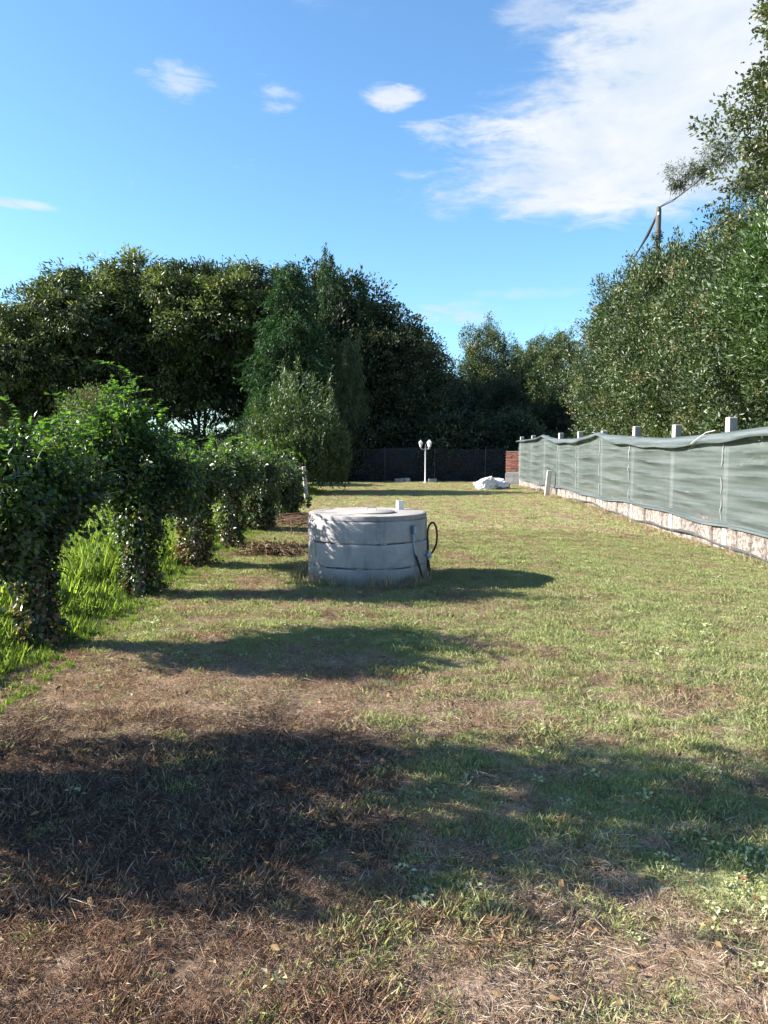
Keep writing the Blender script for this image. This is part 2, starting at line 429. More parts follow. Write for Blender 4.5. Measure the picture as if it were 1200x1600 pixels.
# ------------------------------------------------------------------ terrain
def ss(a, b, x):
    t = np.clip((x - a) / (b - a), 0, 1); return t * t * (3 - 2 * t)
def terrain(x, y):
    x = np.asarray(x, float); y = np.asarray(y, float)
    P = np.stack([x, y], -1).reshape(-1, 2)
    n = (fields(P * .35, 11) * .018 + fields(P * 1.6, 12) * .010 + fields(P * 5., 13) * .009 + fields(P * 11., 14) * .004).reshape(x.shape)
    near = 1 - ss(45, 60, y)
    return n * near - .15 * ss(3.0, 5.9, x) * ss(7, 11, y) * (1 - ss(15, 23, y)) - .12 * ss(5.95, 6.3, x)
def greenness(x, y):
    """1 = green, 0 = cut straw and bare earth"""
    P = np.stack([np.asarray(x, float), np.asarray(y, float)], -1).reshape(-1, 2)
    n = fields(P * .28, 21) * .20 + fields(P * 1.1, 22) * .32 + fields(P * 3.3, 23) * .42 + fields(P * 9., 24) * .25
    n += .13 * np.sin(P[:, 0] * 5.2 + np.sin(P[:, 1] * .4))           # faint mowing rows
    X_, Y_ = P[:, 0], P[:, 1]
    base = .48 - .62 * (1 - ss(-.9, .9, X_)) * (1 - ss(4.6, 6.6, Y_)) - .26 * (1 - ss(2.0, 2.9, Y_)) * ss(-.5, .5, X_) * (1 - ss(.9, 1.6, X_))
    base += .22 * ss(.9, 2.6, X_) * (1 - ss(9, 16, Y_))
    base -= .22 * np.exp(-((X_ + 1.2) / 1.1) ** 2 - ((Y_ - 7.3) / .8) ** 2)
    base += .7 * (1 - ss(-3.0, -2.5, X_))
    return np.clip(base + n * .8, 0, 1).reshape(np.shape(x))

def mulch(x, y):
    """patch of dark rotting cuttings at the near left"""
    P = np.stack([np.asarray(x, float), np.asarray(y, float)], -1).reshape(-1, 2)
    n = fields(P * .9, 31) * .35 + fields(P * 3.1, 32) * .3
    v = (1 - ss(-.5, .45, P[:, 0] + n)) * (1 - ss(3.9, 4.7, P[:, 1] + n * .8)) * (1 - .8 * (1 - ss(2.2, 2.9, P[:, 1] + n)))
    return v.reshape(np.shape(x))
def ground_sheet(name, xs, ys, mat, kind, dz=0):
    GX, GY = np.meshgrid(xs, ys); Zt = terrain(GX, GY) + dz
    V = np.stack([GX, GY, Zt], -1).reshape(-1, 3); nx, ny = len(xs), len(ys)
    i = (np.arange(ny - 1)[:, None] * nx + np.arange(nx - 1)).reshape(-1)
    F = np.stack([i, i + 1, i + nx + 1, i + nx], -1)
    me = bpy.data.meshes.new(name); me.vertices.add(len(V)); me.vertices.foreach_set('co', V.reshape(-1).astype(np.float32))
    me.loops.add(F.size); me.loops.foreach_set('vertex_index', F.reshape(-1).astype(np.int32))
    me.polygons.add(len(F)); me.polygons.foreach_set('loop_start', (np.arange(len(F)) * 4).astype(np.int32))
    me.polygons.foreach_set('use_smooth', np.ones(len(F), bool))
    a = me.attributes.new('green', 'FLOAT', 'POINT'); a.data.foreach_set('value', greenness(V[:, 0], V[:, 1]).astype(np.float32))
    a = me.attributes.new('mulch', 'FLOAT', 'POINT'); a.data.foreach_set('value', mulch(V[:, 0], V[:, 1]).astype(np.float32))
    me.materials.append(mat); me.update(calc_edges=True)
    o = bpy.data.objects.new(name, me); link(o); o['kind'] = kind; return o
m, n = new_mat('lawn_soil')
g = n.node('ShaderNodeNewGeometry').outputs['Position']
gr = n.node('ShaderNodeAttribute', attribute_name='green').outputs['Fac']
f1 = n.noise(g, 9, 8, .7, .3); f2 = n.noise(g, 60, 6, .7); f3 = n.noise(g, 1.4, 5, .6)
soil = n.ramp(f1, [(.25, (.08, .052, .038)), (.5, (.29, .20, .145)), (.75, (.55, .41, .30))])
grs = n.ramp(f1, [(.25, (.12, .13, .055)), (.5, (.37, .37, .18)), (.75, (.56, .53, .32))])
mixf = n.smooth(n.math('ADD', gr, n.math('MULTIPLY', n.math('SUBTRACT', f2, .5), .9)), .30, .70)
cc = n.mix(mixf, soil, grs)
cc = n.mix(n.smooth(f2, .58, .72, 0, .6), cc, (.36, .28, .17))
cc = n.mix(n.smooth(f3, .5, .8, 0, .25), cc, (.12, .09, .05))
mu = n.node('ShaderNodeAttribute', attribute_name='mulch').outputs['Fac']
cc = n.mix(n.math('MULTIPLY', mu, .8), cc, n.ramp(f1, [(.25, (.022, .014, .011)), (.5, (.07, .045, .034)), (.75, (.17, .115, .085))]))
out(n, principled(n, cc, .95, 0, n.bump(n.math('ADD', f2, n.math('MULTIPLY', f1, 2)), 1, .02), .1))
SOIL = m
xs = np.concatenate([[-600, -200, -80, -40, -20], np.arange(-12, -3.6, .2), np.arange(-3.6, 6.4, .07), np.arange(6.5, 12.01, .2), [20, 40, 80, 200, 600]])
ys = np.concatenate([[-400, -100, -30, -10], np.arange(-4, 1.2, .2), np.arange(1.2, 8, .06), np.arange(8, 44, .14), [44, 50, 60, 90, 160, 400, 1200]])
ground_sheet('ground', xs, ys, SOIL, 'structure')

# ------------------------------------------------------------------ grass (geometry node scatter of tufts)
def tuft(name, nb, h, wd, spread, lean, mat, seed, flat=0., tl=(.2, .9), bend=.25):
    r = np.random.default_rng(seed)
    P = np.zeros((nb, 3)); P[:, :2] = r.normal(size=(nb, 2)) * spread
    a = r.uniform(0, 6.28, nb); le = np.abs(r.normal(size=nb)) * lean + flat
    D = np.stack([np.cos(a) * le, np.sin(a) * le, np.ones(nb) * (1 - flat * .92)], 1)
    P[:, 2] = r.uniform(0, .012, nb) * (1 + flat)
    N = np.stack([-np.cos(a) * .3, -np.sin(a) * .3, np.ones(nb)], 1)
    L = h * r.uniform(.45, 1.3, nb); W = wd * r.uniform(.6, 1.3, nb)
    me = leaf_mesh(name, P, D, N, L, W, r.uniform(*tl, nb), mat, None, .15, bend)
    return me
def scatter(name, pts, rot, scl, var, meshes, label, cat):
    """points -> instances of tufts; one countless stuff object"""
    me = bpy.data.meshes.new(name); me.vertices.add(len(pts)); me.vertices.foreach_set('co', pts.reshape(-1).astype(np.float32))
    for nm, ty, dat in (('rz', 'FLOAT', rot), ('scl', 'FLOAT', scl), ('var', 'INT', var)):
        at = me.attributes.new(nm, ty, 'POINT'); at.data.foreach_set('value', dat.astype(np.int32 if ty == 'INT' else np.float32))
    o = bpy.data.objects.new(name, me); link(o); tag(o, label, cat, None, 'stuff')
    gc = bpy.data.collections.new(name + '_pieces')
    for i, mm in enumerate(meshes): gc.objects.link(bpy.data.objects.new('%s_piece_%02d' % (name, i), mm))
    ng = bpy.data.node_groups.new(name + '_scatter', 'GeometryNodeTree')
    ng.interface.new_socket('Geometry', in_out='INPUT', socket_type='NodeSocketGeometry')
    ng.interface.new_socket('Geometry', in_out='OUTPUT', socket_type='NodeSocketGeometry')
    N_ = ng.nodes; Lk = ng.links
    gi = N_.new('NodeGroupInput'); go = N_.new('NodeGroupOutput')
    ci = N_.new('GeometryNodeCollectionInfo'); ci.inputs[0].default_value = gc
    ci.inputs['Separate Children'].default_value = True; ci.inputs['Reset Children'].default_value = True
    ip = N_.new('GeometryNodeInstanceOnPoints'); ip.inputs['Pick Instance'].default_value = True
    def named(nm, ty):
        q = N_.new('GeometryNodeInputNamedAttribute'); q.data_type = ty; q.inputs[0].default_value = nm
        return [s for s in q.outputs if s.enabled and s.name == 'Attribute'][0]
    cx = N_.new('ShaderNodeCombineXYZ'); Lk.new(named('rz', 'FLOAT'), cx.inputs[2])
    Lk.new(gi.outputs[0], ip.inputs['Points']); Lk.new(ci.outputs[0], ip.inputs['Instance'])
    Lk.new(named('var', 'INT'), ip.inputs['Instance Index']); Lk.new(cx.outputs[0], ip.inputs['Rotation'])
    Lk.new(named('scl', 'FLOAT'), ip.inputs['Scale']); Lk.new(ip.outputs[0], go.inputs[0])
    md = o.modifiers.new('scatter', 'NODES'); md.node_group = ng
    return o
TANK_C = (-.20, 9.43); TANK_R = .735
def wedge(n, y0, y1, x0, x1, k=.62):
    x = rng.uniform(x0, x1, n); y = rng.uniform(y0, y1, n)
    keep = (np.abs(x) < k * y + .7)
    return x[keep], y[keep]
def avoid(x, y): return (np.hypot(x - TANK_C[0], y - TANK_C[1]) > TANK_R + .02) & (x < 5.93)
tufts = []
for i in range(3): tufts.append(tuft('green_tuft', 34, .030, .0027, .026, .9, G_GREEN, 100 + i))            # 0-2 near green
for i in range(3): tufts.append(tuft('straw_tuft', 34, .050, .0017, .045, .9, G_STRAW, 110 + i, .80, (.1, 1), .06))         # 3-5 near straw lying
for i in range(2): tufts.append(tuft('stubble_tuft', 30, .034, .0020, .026, .8, G_STRAW, 120 + i, 0., (.0, .75), .1))  # 6-7 upright stubble
tufts.append(tuft('long_straw', 4, .15, .0024, .05, .9, G_STRAW, 130, .93, (.5, 1), .03))                          # 8
for i in range(2): tufts.append(tuft('far_green_tuft', 22, .040, .010, .06, 1., G_GREEN, 140 + i))           # 9-10
for i in range(2): tufts.append(tuft('far_straw_tuft', 22, .05, .010, .06, .8, G_STRAW, 150 + i, .45))        # 11-12
r_ = np.random.default_rng(5)                                                                                  # 13 broad-leaved weed
nb = 16; a = r_.uniform(0, 6.28, nb)
tufts.append(leaf_mesh('broad_weed', np.c_[r_.normal(size=(nb, 2)) * .02, r_.uniform(.005, .03, nb)], np.c_[np.cos(a), np.sin(a), r_.uniform(.1, .8, nb)],
                       np.c_[np.zeros((nb, 2)), np.ones(nb)] + r_.normal(size=(nb, 3)) * .2, r_.uniform(.014, .030, nb), r_.uniform(.010, .018, nb), r_.uniform(.3, 1, nb), G_GREEN))
for i in range(3): tufts.append(tuft('brown_tuft', 36, .048, .0020, .04, .8, G_BROWN, 180 + i, (.75, .3, 0)[i], (.0, 1), .08))   # 14-16
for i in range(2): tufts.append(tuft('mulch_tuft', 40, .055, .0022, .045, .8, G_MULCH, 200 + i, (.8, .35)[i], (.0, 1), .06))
nb = 5; a = r_.uniform(0, 6.28, nb)
tufts.append(leaf_mesh('fallen_leaf', np.c_[r_.normal(size=(nb, 2)) * .09, r_.uniform(.012, .035, nb)], np.c_[np.cos(a), np.sin(a), r_.normal(size=nb) * .3], np.c_[r_.normal(size=(nb, 2)) * .5, np.ones(nb)],
                       r_.uniform(.025, .045, nb), r_.uniform(.012, .022, nb), r_.uniform(.2, 1, nb), L_DRY))      # 19
tufts.append(tuft('heavy_straw', 22, .062, .0026, .05, .7, G_STRAW, 195, .55, (.2, 1), .05))                      # 20
def lawn(name, n, y0, y1, near, label):
    x, y = wedge(n, y0, y1, -3.4, 6.0)
    k = avoid(x, y); x, y = x[k], y[k]; m_ = len(x)
    gnn = greenness(x, y); u = rng.random(m_)
    green = u < np.clip(gnn * 1.15 - .08, .03, .95)
    v = rng.random(m_)
    if near:
        brn = (~green) & (rng.random(m_) < np.clip(.10 + .75 * (1 - ss(-.6, .6, x)) * (1 - ss(2.4, 3.6, y)) + .25 * fields(np.c_[x, y] * .9, 91), 0, .9))
        var = np.where(green, np.where(v < .985 - .30 * ss(.7, 1.5, x) * (1 - ss(2.6, 3.3, y)), rng.integers(0, 3, m_), 13), np.where(v < .60, rng.integers(3, 6, m_), np.where(v < .93, rng.integers(6, 8, m_), 8)))
        var = np.where(brn, rng.integers(14, 17, m_), var)
        lit = (~green) & (rng.random(m_) < .06 + .05 * (1 - ss(3, 5, y))); var = np.where(lit, np.where(rng.random(m_) < .45, 19, 20), var)
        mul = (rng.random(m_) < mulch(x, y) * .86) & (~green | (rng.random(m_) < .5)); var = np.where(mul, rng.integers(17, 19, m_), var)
    else: var = np.where(green, rng.integers(9, 11, m_), rng.integers(11, 13, m_))
    P = np.c_[x, y, terrain(x, y) - .004]
    sc = rng.uniform(.55, 1.25, m_) * (1 + .35 * fields(P[:, :2] * 1.3, 77))
    sc = np.where(green, sc, sc * .95)
    scatter(name, P, rng.uniform(0, 6.28, m_), np.clip(sc, .3, 1.8), var, tufts, label, 'grass')
lawn('lawn_grass', 46000, 1.2, 6.2, True, 'short mown grass and cut straw covering the shaded foreground lawn')
lawn('lawn_grass', 70000, 6.2, 15, True, 'short mown grass and straw stubble on the lawn round the concrete well')
lawn('lawn_grass', 26000, 15, 38, False, 'sunlit mown grass on the far end of the lawn towards the lamp post')
tall = [tuft('tall_tuft', 60, .27, .0036, .07, .34, G_TALL, 160 + i, 0., (.2, .9), .12) for i in range(3)] + [tuft('tall_tuft_low', 46, .14, .005, .08, .7, G_TALL, 170)]
nT = 20000; x = -2.30 - rng.random(nT) ** 1.4 * 9.4; y = rng.uniform(3.0, 30, nT)
k = (np.abs(x) < .75 * y + 1.5); x, y = x[k], y[k]
scatter('tall_grass', np.c_[x, y, terrain(x, y)], rng.uniform(0, 6.28, len(x)), rng.uniform(.5, 1.35, len(x)) * (.16 + .84 * ss(2.35, 3.5, -x + .12 * fields(np.c_[x, y] * 1.2, 55))), rng.integers(0, 4, len(x)), tall,
        'bright green uncut grass growing behind the ivy covered posts', 'grass')

edge = [tuft('edge_tuft', 30, .10, .0026, .03, .35, G_STRAW, 190, 0., (.1, .8), .1), tuft('edge_tuft', 30, .085, .003, .03, .4, G_GREEN, 191, 0., (.1, .8), .12), tuft('edge_tuft', 14, .17, .0024, .03, .3, G_STRAW, 192, 0., (.2, .9), .05)]
ea = rng.uniform(0, 6.28, 330); er = TANK_R + .03 + np.abs(rng.normal(size=330)) * .05
ex = np.concatenate([TANK_C[0] + np.cos(ea) * er, 5.74 - np.abs(rng.normal(size=1100)) * .09, rng.normal(size=50) * .05 + .38]); ey = np.concatenate([TANK_C[1] + np.sin(ea) * er, rng.uniform(7, 34, 1100), rng.normal(size=50) * .06 + 8.86])
eg = fields(np.c_[ex, ey] * .8, 66) > -.1
ex, ey = ex[eg], ey[eg]
scatter('edge_grass', np.c_[ex, ey, terrain(ex, ey) - .01], rng.uniform(0, 6.28, len(ex)), rng.uniform(.45, 1.25, len(ex)), rng.choice(3, len(ex), p=(.4, .42, .18)), edge,
        'longer weeds and dry stalks left standing round the well and wall foot', 'grass')

# ------------------------------------------------------------------ concrete well
def build_well():
    t = empty('concrete_well', (TANK_C[0], TANK_C[1], 0), 'round grey concrete well of stacked rings with pale lid standing on the lawn', 'well', None, .4)
    zs = [(-.12, .222), (.230, .508), (.516, .772)]
    offs = [(0, 0), (.004, -.006), (-.004, .004)]
    for (z0, z1), (ox, oy), sd_ in zip(zs, offs, (1, 2, 3)):
        rr = random.Random(sd_); ph = [rr.uniform(0, 6.28) for _ in range(4)]
        wob = lambda a, z, ph=ph: .003 * math.sin(3 * a + ph[0]) + .002 * math.sin(7 * a + ph[1] + z * 9)
        zz = lambda z, a: z
        prof = [(.60, z0), (TANK_R - .012, z0), (TANK_R - .002, z0 + .010), (TANK_R, z0 + .03), (TANK_R, (z0 + z1) / 2), (TANK_R, z1 - .03), (TANK_R - .003, z1 - .010), (TANK_R - .013, z1), (.60, z1)]
        mb = MB().lathe(prof, 96, (ox, oy, 0), 0, wob)
        # wavy, chipped joints
        mb.v = [(vx, vy, vz + (.004 * math.sin(5 * math.atan2(vy, vx) + ph[2]) + rr.uniform(-.002, .002) if abs(vz - z0) < .012 or abs(vz - z1) < .012 else 0)) for vx, vy, vz in mb.v]
        mb.build('ring', CONC, t)
    rr = random.Random(19)
    for zj, k_ in ((.226, 9), (.512, 7)):
        for _ in range(k_):
            a_ = rr.uniform(-3.0, 0.4) - .4; q = Vector((math.cos(a_) * (TANK_R - .004), math.sin(a_) * (TANK_R - .004), zj + rr.uniform(-.004, .006)))
            MB().box(q, (.014, rr.uniform(.03, .09), rr.uniform(.008, .016)), __import__('mathutils').Matrix.Rotation(a_, 3, 'Z'), .004, jit=.003).build('mortar_smear', CONC, t)
    rr = random.Random(9)
    prof = [(.3, .776), (TANK_R - .014, .776), (TANK_R - .010, .780), (TANK_R - .010, .831), (TANK_R - .013, .834), (TANK_R - .06, .838), (.34, .842), (.02, .842)]
    mb = MB().lathe(prof, 96, (0, 0, 0), 0, lambda a, z: .004 * math.sin(4 * a) + .003 * math.sin(11 * a + 1) + rr.uniform(-.0012, .0012))
    mb.m = [1 if max(mb.v[i][2] for i in f) < .8345 else 0 for f in mb.f]      # rim takes the darker ring concrete, so its side is painted as shaded
    lid = mb.build('lid', [CONC_LID, CONC], t)
    h = MB().lathe([(.20, .8425), (.255, .8425), (.262, .848), (.262, .856), (.256, .861), (.02, .862)], 48, (-.02, -.22, 0)).build('hatch', CONC_LID, lid)
    MB().tube([(-.09, -.20, .858), (-.09, -.20, .892), (-.075, -.20, .90), (.015, -.20, .90), (.03, -.20, .892), (.03, -.20, .858)], .006, 8).build('handle', METAL, lid)
    a = -.4
    # white square stub pipe near the back right of the lid
    px, py = .40, .28
    p_ = Vector((px, py, 0)); p_.rotate(__import__('mathutils').Euler((0, 0, a)))
    s = MB()
    for (dx, dy, lx, ly) in ((-.032, 0, .008, .072), (.032, 0, .008, .072), (0, .032, .056, .008), (0, -.032, .056, .008)):
        s.box((p_.x + dx, p_.y + dy, .895), (lx, ly, .115))
    s.build('vent_stub', WHITEP, lid, False)
    # conduit and electrical box on the right of the front wall
    def on(px_ang, rad, z):                       # angle measured in world, converted to local
        ang = px_ang - .4
        return Vector((rad * math.cos(ang), rad * math.sin(ang), z))
    A = -R(44)
    bx = MB(); Rm = __import__('mathutils').Matrix.Rotation(A - .4, 3, 'Z')
    bx.box(on(A, TANK_R + .025, .665), (.045, .055, .10), Rm, .006)
    cb = bx.build('junction_box', BLUEP, t, False)
    MB().box(on(A, TANK_R + .050, .665), (.008, .042, .085), Rm, .003).build('cover', GREYP, cb, False)
    MB().tube([on(A, TANK_R + .02, .62), on(A + .01, TANK_R + .02, .5), on(A + .03, TANK_R + .024, .42), on(A + .05, TANK_R + .03, .36)], .0135, 10).build('conduit', GREYP, t)
    MB().tube([on(A + .04, TANK_R + .022, .385), on(A + .07, TANK_R + .04, .30), on(A + .13, TANK_R + .06, .15), on(A + .17, TANK_R + .07, -.05)], .014, 10).build('pipe', BLACKP, t)
    B = -R(12)
    pts = []
    ctr = on(B, TANK_R + .075, .55)
    tdir = on(B, 1, 0).normalized()
    loop = [(-.062, -.62), (-.060, -.30), (-.055, -.16), (-.062, 0), (-.055, .09), (-.03, .145), (.0, .165), (.028, .145), (.05, .08), (.058, .0), (.05, -.09), (.025, -.16), (-.01, -.215), (-.04, -.24)]
    # smooth through the points
    def cat(P, k=6):
        o = []
        for i in range(len(P) - 1):
            p0, p1, p2, p3 = P[max(i - 1, 0)], P[i], P[i + 1], P[min(i + 2, len(P) - 1)]
            for j in range(k):
                u = j / k
                o.append(.5 * ((2 * p1) + (p2 - p0) * u + (2 * p0 - 5 * p1 + 4 * p2 - p3) * u * u + (3 * p1 - p0 - 3 * p2 + p3) * u ** 3))
        return o + [P[-1]]
    P = [ctr + tdir * a_ + Vector((0, 0, b_)) + Vector((0, -.0 + i * .0015, 0)) for i, (a_, b_) in enumerate(loop)]
    MB().tube(cat(P), .0125, 10).build('hose', BLACKP, t)
    v = MB(); c0 = on(B - .12, TANK_R + .045, .33)
    v.tube([c0 + Vector((-.03, 0, 0)), c0 + Vector((.03, -.004, 0))], [.026, .026], 14)
    v.tube([c0 + Vector((0, 0, -.06)), c0 + Vector((0, 0, .06))], .014, 10)
    v.build('valve', GREYP, t)
    MB().tube([c0 + Vector((0, 0, -.05)), c0 + Vector((.015, 0, -.2)), c0 + Vector((.02, .0, -.42))], .011, 8).build('pipe', BLACKP, t)
    return t
build_well()

# ------------------------------------------------------------------ boundary wall with concrete posts, stone slabs, netting
FX = 5.96
PY = [13.3 + 2.53 * i for i in range(-3, 9)]
wall = empty('boundary_wall', (FX, 20, 0), 'low wall of upright pinkish granite slabs below the green netting', 'wall')
def slab_mesh(wd, ht, seed):
    r = random.Random(seed); nx, nz = 3, 3; mb = MB(); vs = []
    for side in (0, 1):
        for i in range(nx + 1):
            for j in range(nz + 1):
                u = i / nx - .5; v = j / nz
                edge = (i in (0, nx)) or (j in (0, nz))
                xo = (-.06 if side == 0 else .06) * (.72 if edge else 1) + r.uniform(-.012, .012)
                vs.append((xo, u * wd + r.uniform(-.012, .012) * (j > 0), v * ht + (r.uniform(-.03, .03) if j == nz else 0) - .0))
    k = (nx + 1) * (nz + 1); fs = []
    for i in range(nx):
        for j in range(nz):
            a, b, c, d = i * (nz + 1) + j, (i + 1) * (nz + 1) + j, (i + 1) * (nz + 1) + j + 1, i * (nz + 1) + j + 1
            fs += [(a, d, c, b), (k + a, k + b, k + c, k + d)]
    for i in range(nx):
        for j in (0, nz):
            a, b = i * (nz + 1) + j, (i + 1) * (nz + 1) + j; fs.append((a, b, k + b, k + a))
    for j in range(nz):
        for i in (0, nx):
            a, b = i * (nz + 1) + j, i * (nz + 1) + j + 1; fs.append((a, k + a, k + b, b))
    return mb.add(vs, fs).mesh('slab', STONE, True)
slabs = [(w_, slab_mesh(w_ * .97, .80, 40 + i)) for i, w_ in enumerate((.34, .42, .52, .62, .38, .48))]
rs = random.Random(3)
for a_, b_ in zip(PY[:-1], PY[1:]):
    y = a_ + .09; end = b_ - .09
    ws = []
    while sum(w_ for w_, _ in ws) < end - y - .15: ws.append(rs.choice(slabs))
    f = (end - y) / sum(w_ for w_, _ in ws)
    for w_, me in ws:
        o = bpy.data.objects.new('slab', me); link(o, wall)
        o.location = (rs.uniform(-.012, .012), y + w_ * f / 2 - 20, -.38 + rs.uniform(-.03, .01)); o.scale = (1, f, 1)
        o.rotation_euler = (0, rs.uniform(-.03, .03), rs.uniform(-.02, .02)); y += w_ * f
pm = MB().box((0, 0, .95), (.15, .16, 2.55), None, .012).mesh('fence_post', CONC_POST, False)
ordn = {0: 'nearest the right edge of the photo', 1: 'second from the right edge, by the tied roll of netting', 2: 'third from the right edge of the photo', 3: 'where the netting first peaks',
        4: 'just left of the first netting peak', 5: 'above the white leaning board'}
for i, y in enumerate(PY):
    o = bpy.data.objects.new('fence_post', pm); link(o); o.location = (FX + .03, y, -.1 + rs.uniform(-.03, .03)); o.rotation_euler = (rs.uniform(-.012, .012), rs.uniform(-.015, .015), rs.uniform(-.05, .05))
    k = i - 3
    lab = 'grey square concrete fence post ' + (ordn[k] if k in ordn else ('outside the right edge, %s' % ['nearest to the visible ones', 'middle one of three', 'closest to the camera'][-k - 1] if k < 0 else
          {6: 'under the second peak of netting near the brick pillar', 7: 'just past the second netting peak', 8: 'at the far end of the netting by the brick pillar'}[k]))
    tag(o, lab, 'post', 'concrete posts along the netting fence')
# netting
ktop = [(0, 1.95), (8, 1.95), (10.8, 1.95), (12, 1.925), (13.3, 1.87), (14.6, 1.84), (16.0, 1.82), (17.3, 1.86), (18.6, 1.91), (20, 1.96), (21.0, 2.05), (22.0, 1.98), (23.5, 1.91), (25.8, 1.93), (27, 2.0), (28.3, 2.12), (29.3, 2.03), (31.0, 1.99), (34.2, 1.97)]
def topz(y): return float(np.interp(y, [k[0] for k in ktop], [k[1] for k in ktop]))
def prow(y):                                   # distance to the nearest post, 0..1
    d = min(abs(y - p) for p in PY); return min(1, d / 1.26)
def netx(y, v, r1, r2):
    pull = prow(y)
    s = .5 * (1 - math.cos(math.pi * pull))
    sag = .0
    wv = 0
    for (v0, amp, wd, ph) in ((.16, .06, .05, .3), (.33, .075, .045, 1.7), (.50, .07, .05, 3.1), (.66, .085, .045, 4.2), (.82, .06, .04, .4)):
        vv = v0 + .035 * math.sin(y * .9 + ph) + .05 * s * (1 - v0) * math.sin(ph * 3 + y * .35)
        wv += 1.0 * amp * (.30 + .80 * s) * (.85 + .25 * math.sin(y * 1.1 + ph * 2)) * (math.exp(-((v - vv) / wd) ** 2) if v < vv else math.exp(-((v - vv) / (wd * .45)) ** 2))
    return FX - .085 - wv - .02 * math.sin(math.pi * v) + .03 * s
net = empty('netting_fence', (FX, 20, 0), 'green grey shade netting stretched along the concrete posts on the right', 'netting')
ys_ = np.arange(PY[0], PY[-1] + .051, .1); NV = 44; vs = []; fs = []
rn = random.Random(8)
for y in ys_:
    zt = topz(y); zb = .30 + .03 * math.sin(y * .8) + .02 * math.sin(y * 2.1) - .02 * (y < 13)
    for j in range(NV + 1):
        v = j / NV; vs.append((netx(y, v, 0, 0) - FX, y - 20, zb + (zt - zb) * v))
for i in range(len(ys_) - 1):
    for j in range(NV):
        a = i * (NV + 1) + j; fs.append((a, a + NV + 1, a + NV + 2, a + 1))
MB().add(vs, fs).build('net_panel', NET, net)
# drooping rolled top flap
def strip(prof, name, mat, par):
    vs = []; fs = []; K = None
    for y in ys_:
        p = prof(y); K = len(p); vs += [(px_ - FX, y - 20, pz) for px_, pz in p]
    for i in range(len(ys_) - 1):
        for j in range(K - 1):
            a = i * K + j; fs.append((a, a + K, a + K + 1, a + 1))
    return MB().add(vs, fs).build(name, mat, par)
def flap(y):
    zt = topz(y); hw = float(np.interp(y, [0, 11.5, 14, 16, 19, 21, 23, 26, 28, 34], [.13, .13, .16, .20, .19, .07, .12, .13, .06, .06])) * (1 + .1 * math.sin(y * 3))
    o_ = .02 * math.sin(y * 1.7)
    x0 = FX - .07
    return [(x0 + .03, zt - .05), (x0 + .01, zt + .005), (x0 - .04, zt + .018), (x0 - .10, zt + .0), (x0 - .145 - o_, zt - hw * .35), (x0 - .165 - o_, zt - hw * .75), (x0 - .150 - o_, zt - hw), (x0 - .11 - o_, zt - hw * 1.02), (x0 - .08, zt - hw * .8)]
strip(flap, 'rolled_top', NET_HEM, net)
def hem(y):
    zb = .30 + .03 * math.sin(y * .8) + .02 * math.sin(y * 2.1) - .02 * (y < 13); x0 = FX - .088
    return [(x0, zb + .075), (x0 - .02, zb + .07), (x0 - .024, zb + .035), (x0 - .014, zb + .028), (x0 - .03, zb + .02), (x0 - .034, zb - .015), (x0 - .02, zb - .022), (x0, zb - .01)]
strip(hem, 'bottom_hem', NET_HEM, net)
# ties at the posts
for y in PY:
    if y > 31: continue
    for v in (.20, .45, .72):
        zz = .3 + (topz(y) - .3) * v + rn.uniform(-.04, .04)
        xx = netx(y, v, 0, 0) - FX - .012
        MB().tube([(xx + .02, y - 20 - .035, zz + .004), (xx - .006, y - 20, zz - .003), (xx + .02, y - 20 + .035, zz + .004)], .006, 6).build('tie', TARP, net)
for y in PY:
    if y > 31: continue
    zt = topz(y); pts = []
    for k in range(15):
        v = .03 + .86 * k / 14; pts.append((netx(y, v, 0, 0) - FX - .010, y - 20 - .01 + .007 * math.sin(k * 1.9 + y * 7) + .03 * (topz(y) - 1.9), .3 + (zt - .3) * v))
    for a_, b_ in ((0, 4 + int(y * 7) % 2), (5, 9 + int(y * 5) % 2), (10, 15)):
        if int(y * 13 + a_) % 5 == 0: continue
        MB().tube(pts[a_:b_], [.006 + .010 * math.sin(math.pi * (k + .5) / (b_ - a_)) for k in range(b_ - a_)], 6).build('lit_post_strip', LIT_POST, net)  # pale strip imitates the sunlit post face behind the net
# white stub of cord over the roll near the first post
MB().tube([(-.25, 14.35 - 20, 1.70), (-.26, 14.1 - 20, 1.78), (-.22, 13.75 - 20, 1.90), (-.13, 13.6 - 20, 1.93)], .006, 6).build('cord', WHITEP, net)
# rolled sheet lying along the foot of the wall
rr = random.Random(12); pts = []; rad = []
yy = 4.0
while yy < 33:
    pts.append((FX - .13 - .03 * math.sin(yy * 1.3), yy, .055 + .045 * math.sin(yy * .9 + .6) + .02 * math.sin(yy * 2.7) - .10 * (1 - float(ss(14, 22, yy)))))
    rad.append(.021 + .007 * math.sin(yy * 3.1)); yy += .2
tag(MB().tube(pts, rad, 8).build('rolled_sheet', TARP), 'thin dark rolled sheet running along the foot of the granite wall', 'rolled sheet')
# hidden-side ties: leaning board
b = MB().box((0, 0, .46), (.035, .20, .95), None, .004).build('leaning_board', BOARD, None, False)
b.location = (5.60, 26.4, -.03); b.rotation_euler = (R(3), R(12), R(-62)); tag(b, 'white board leaning against the low wall in front of the netting', 'board')

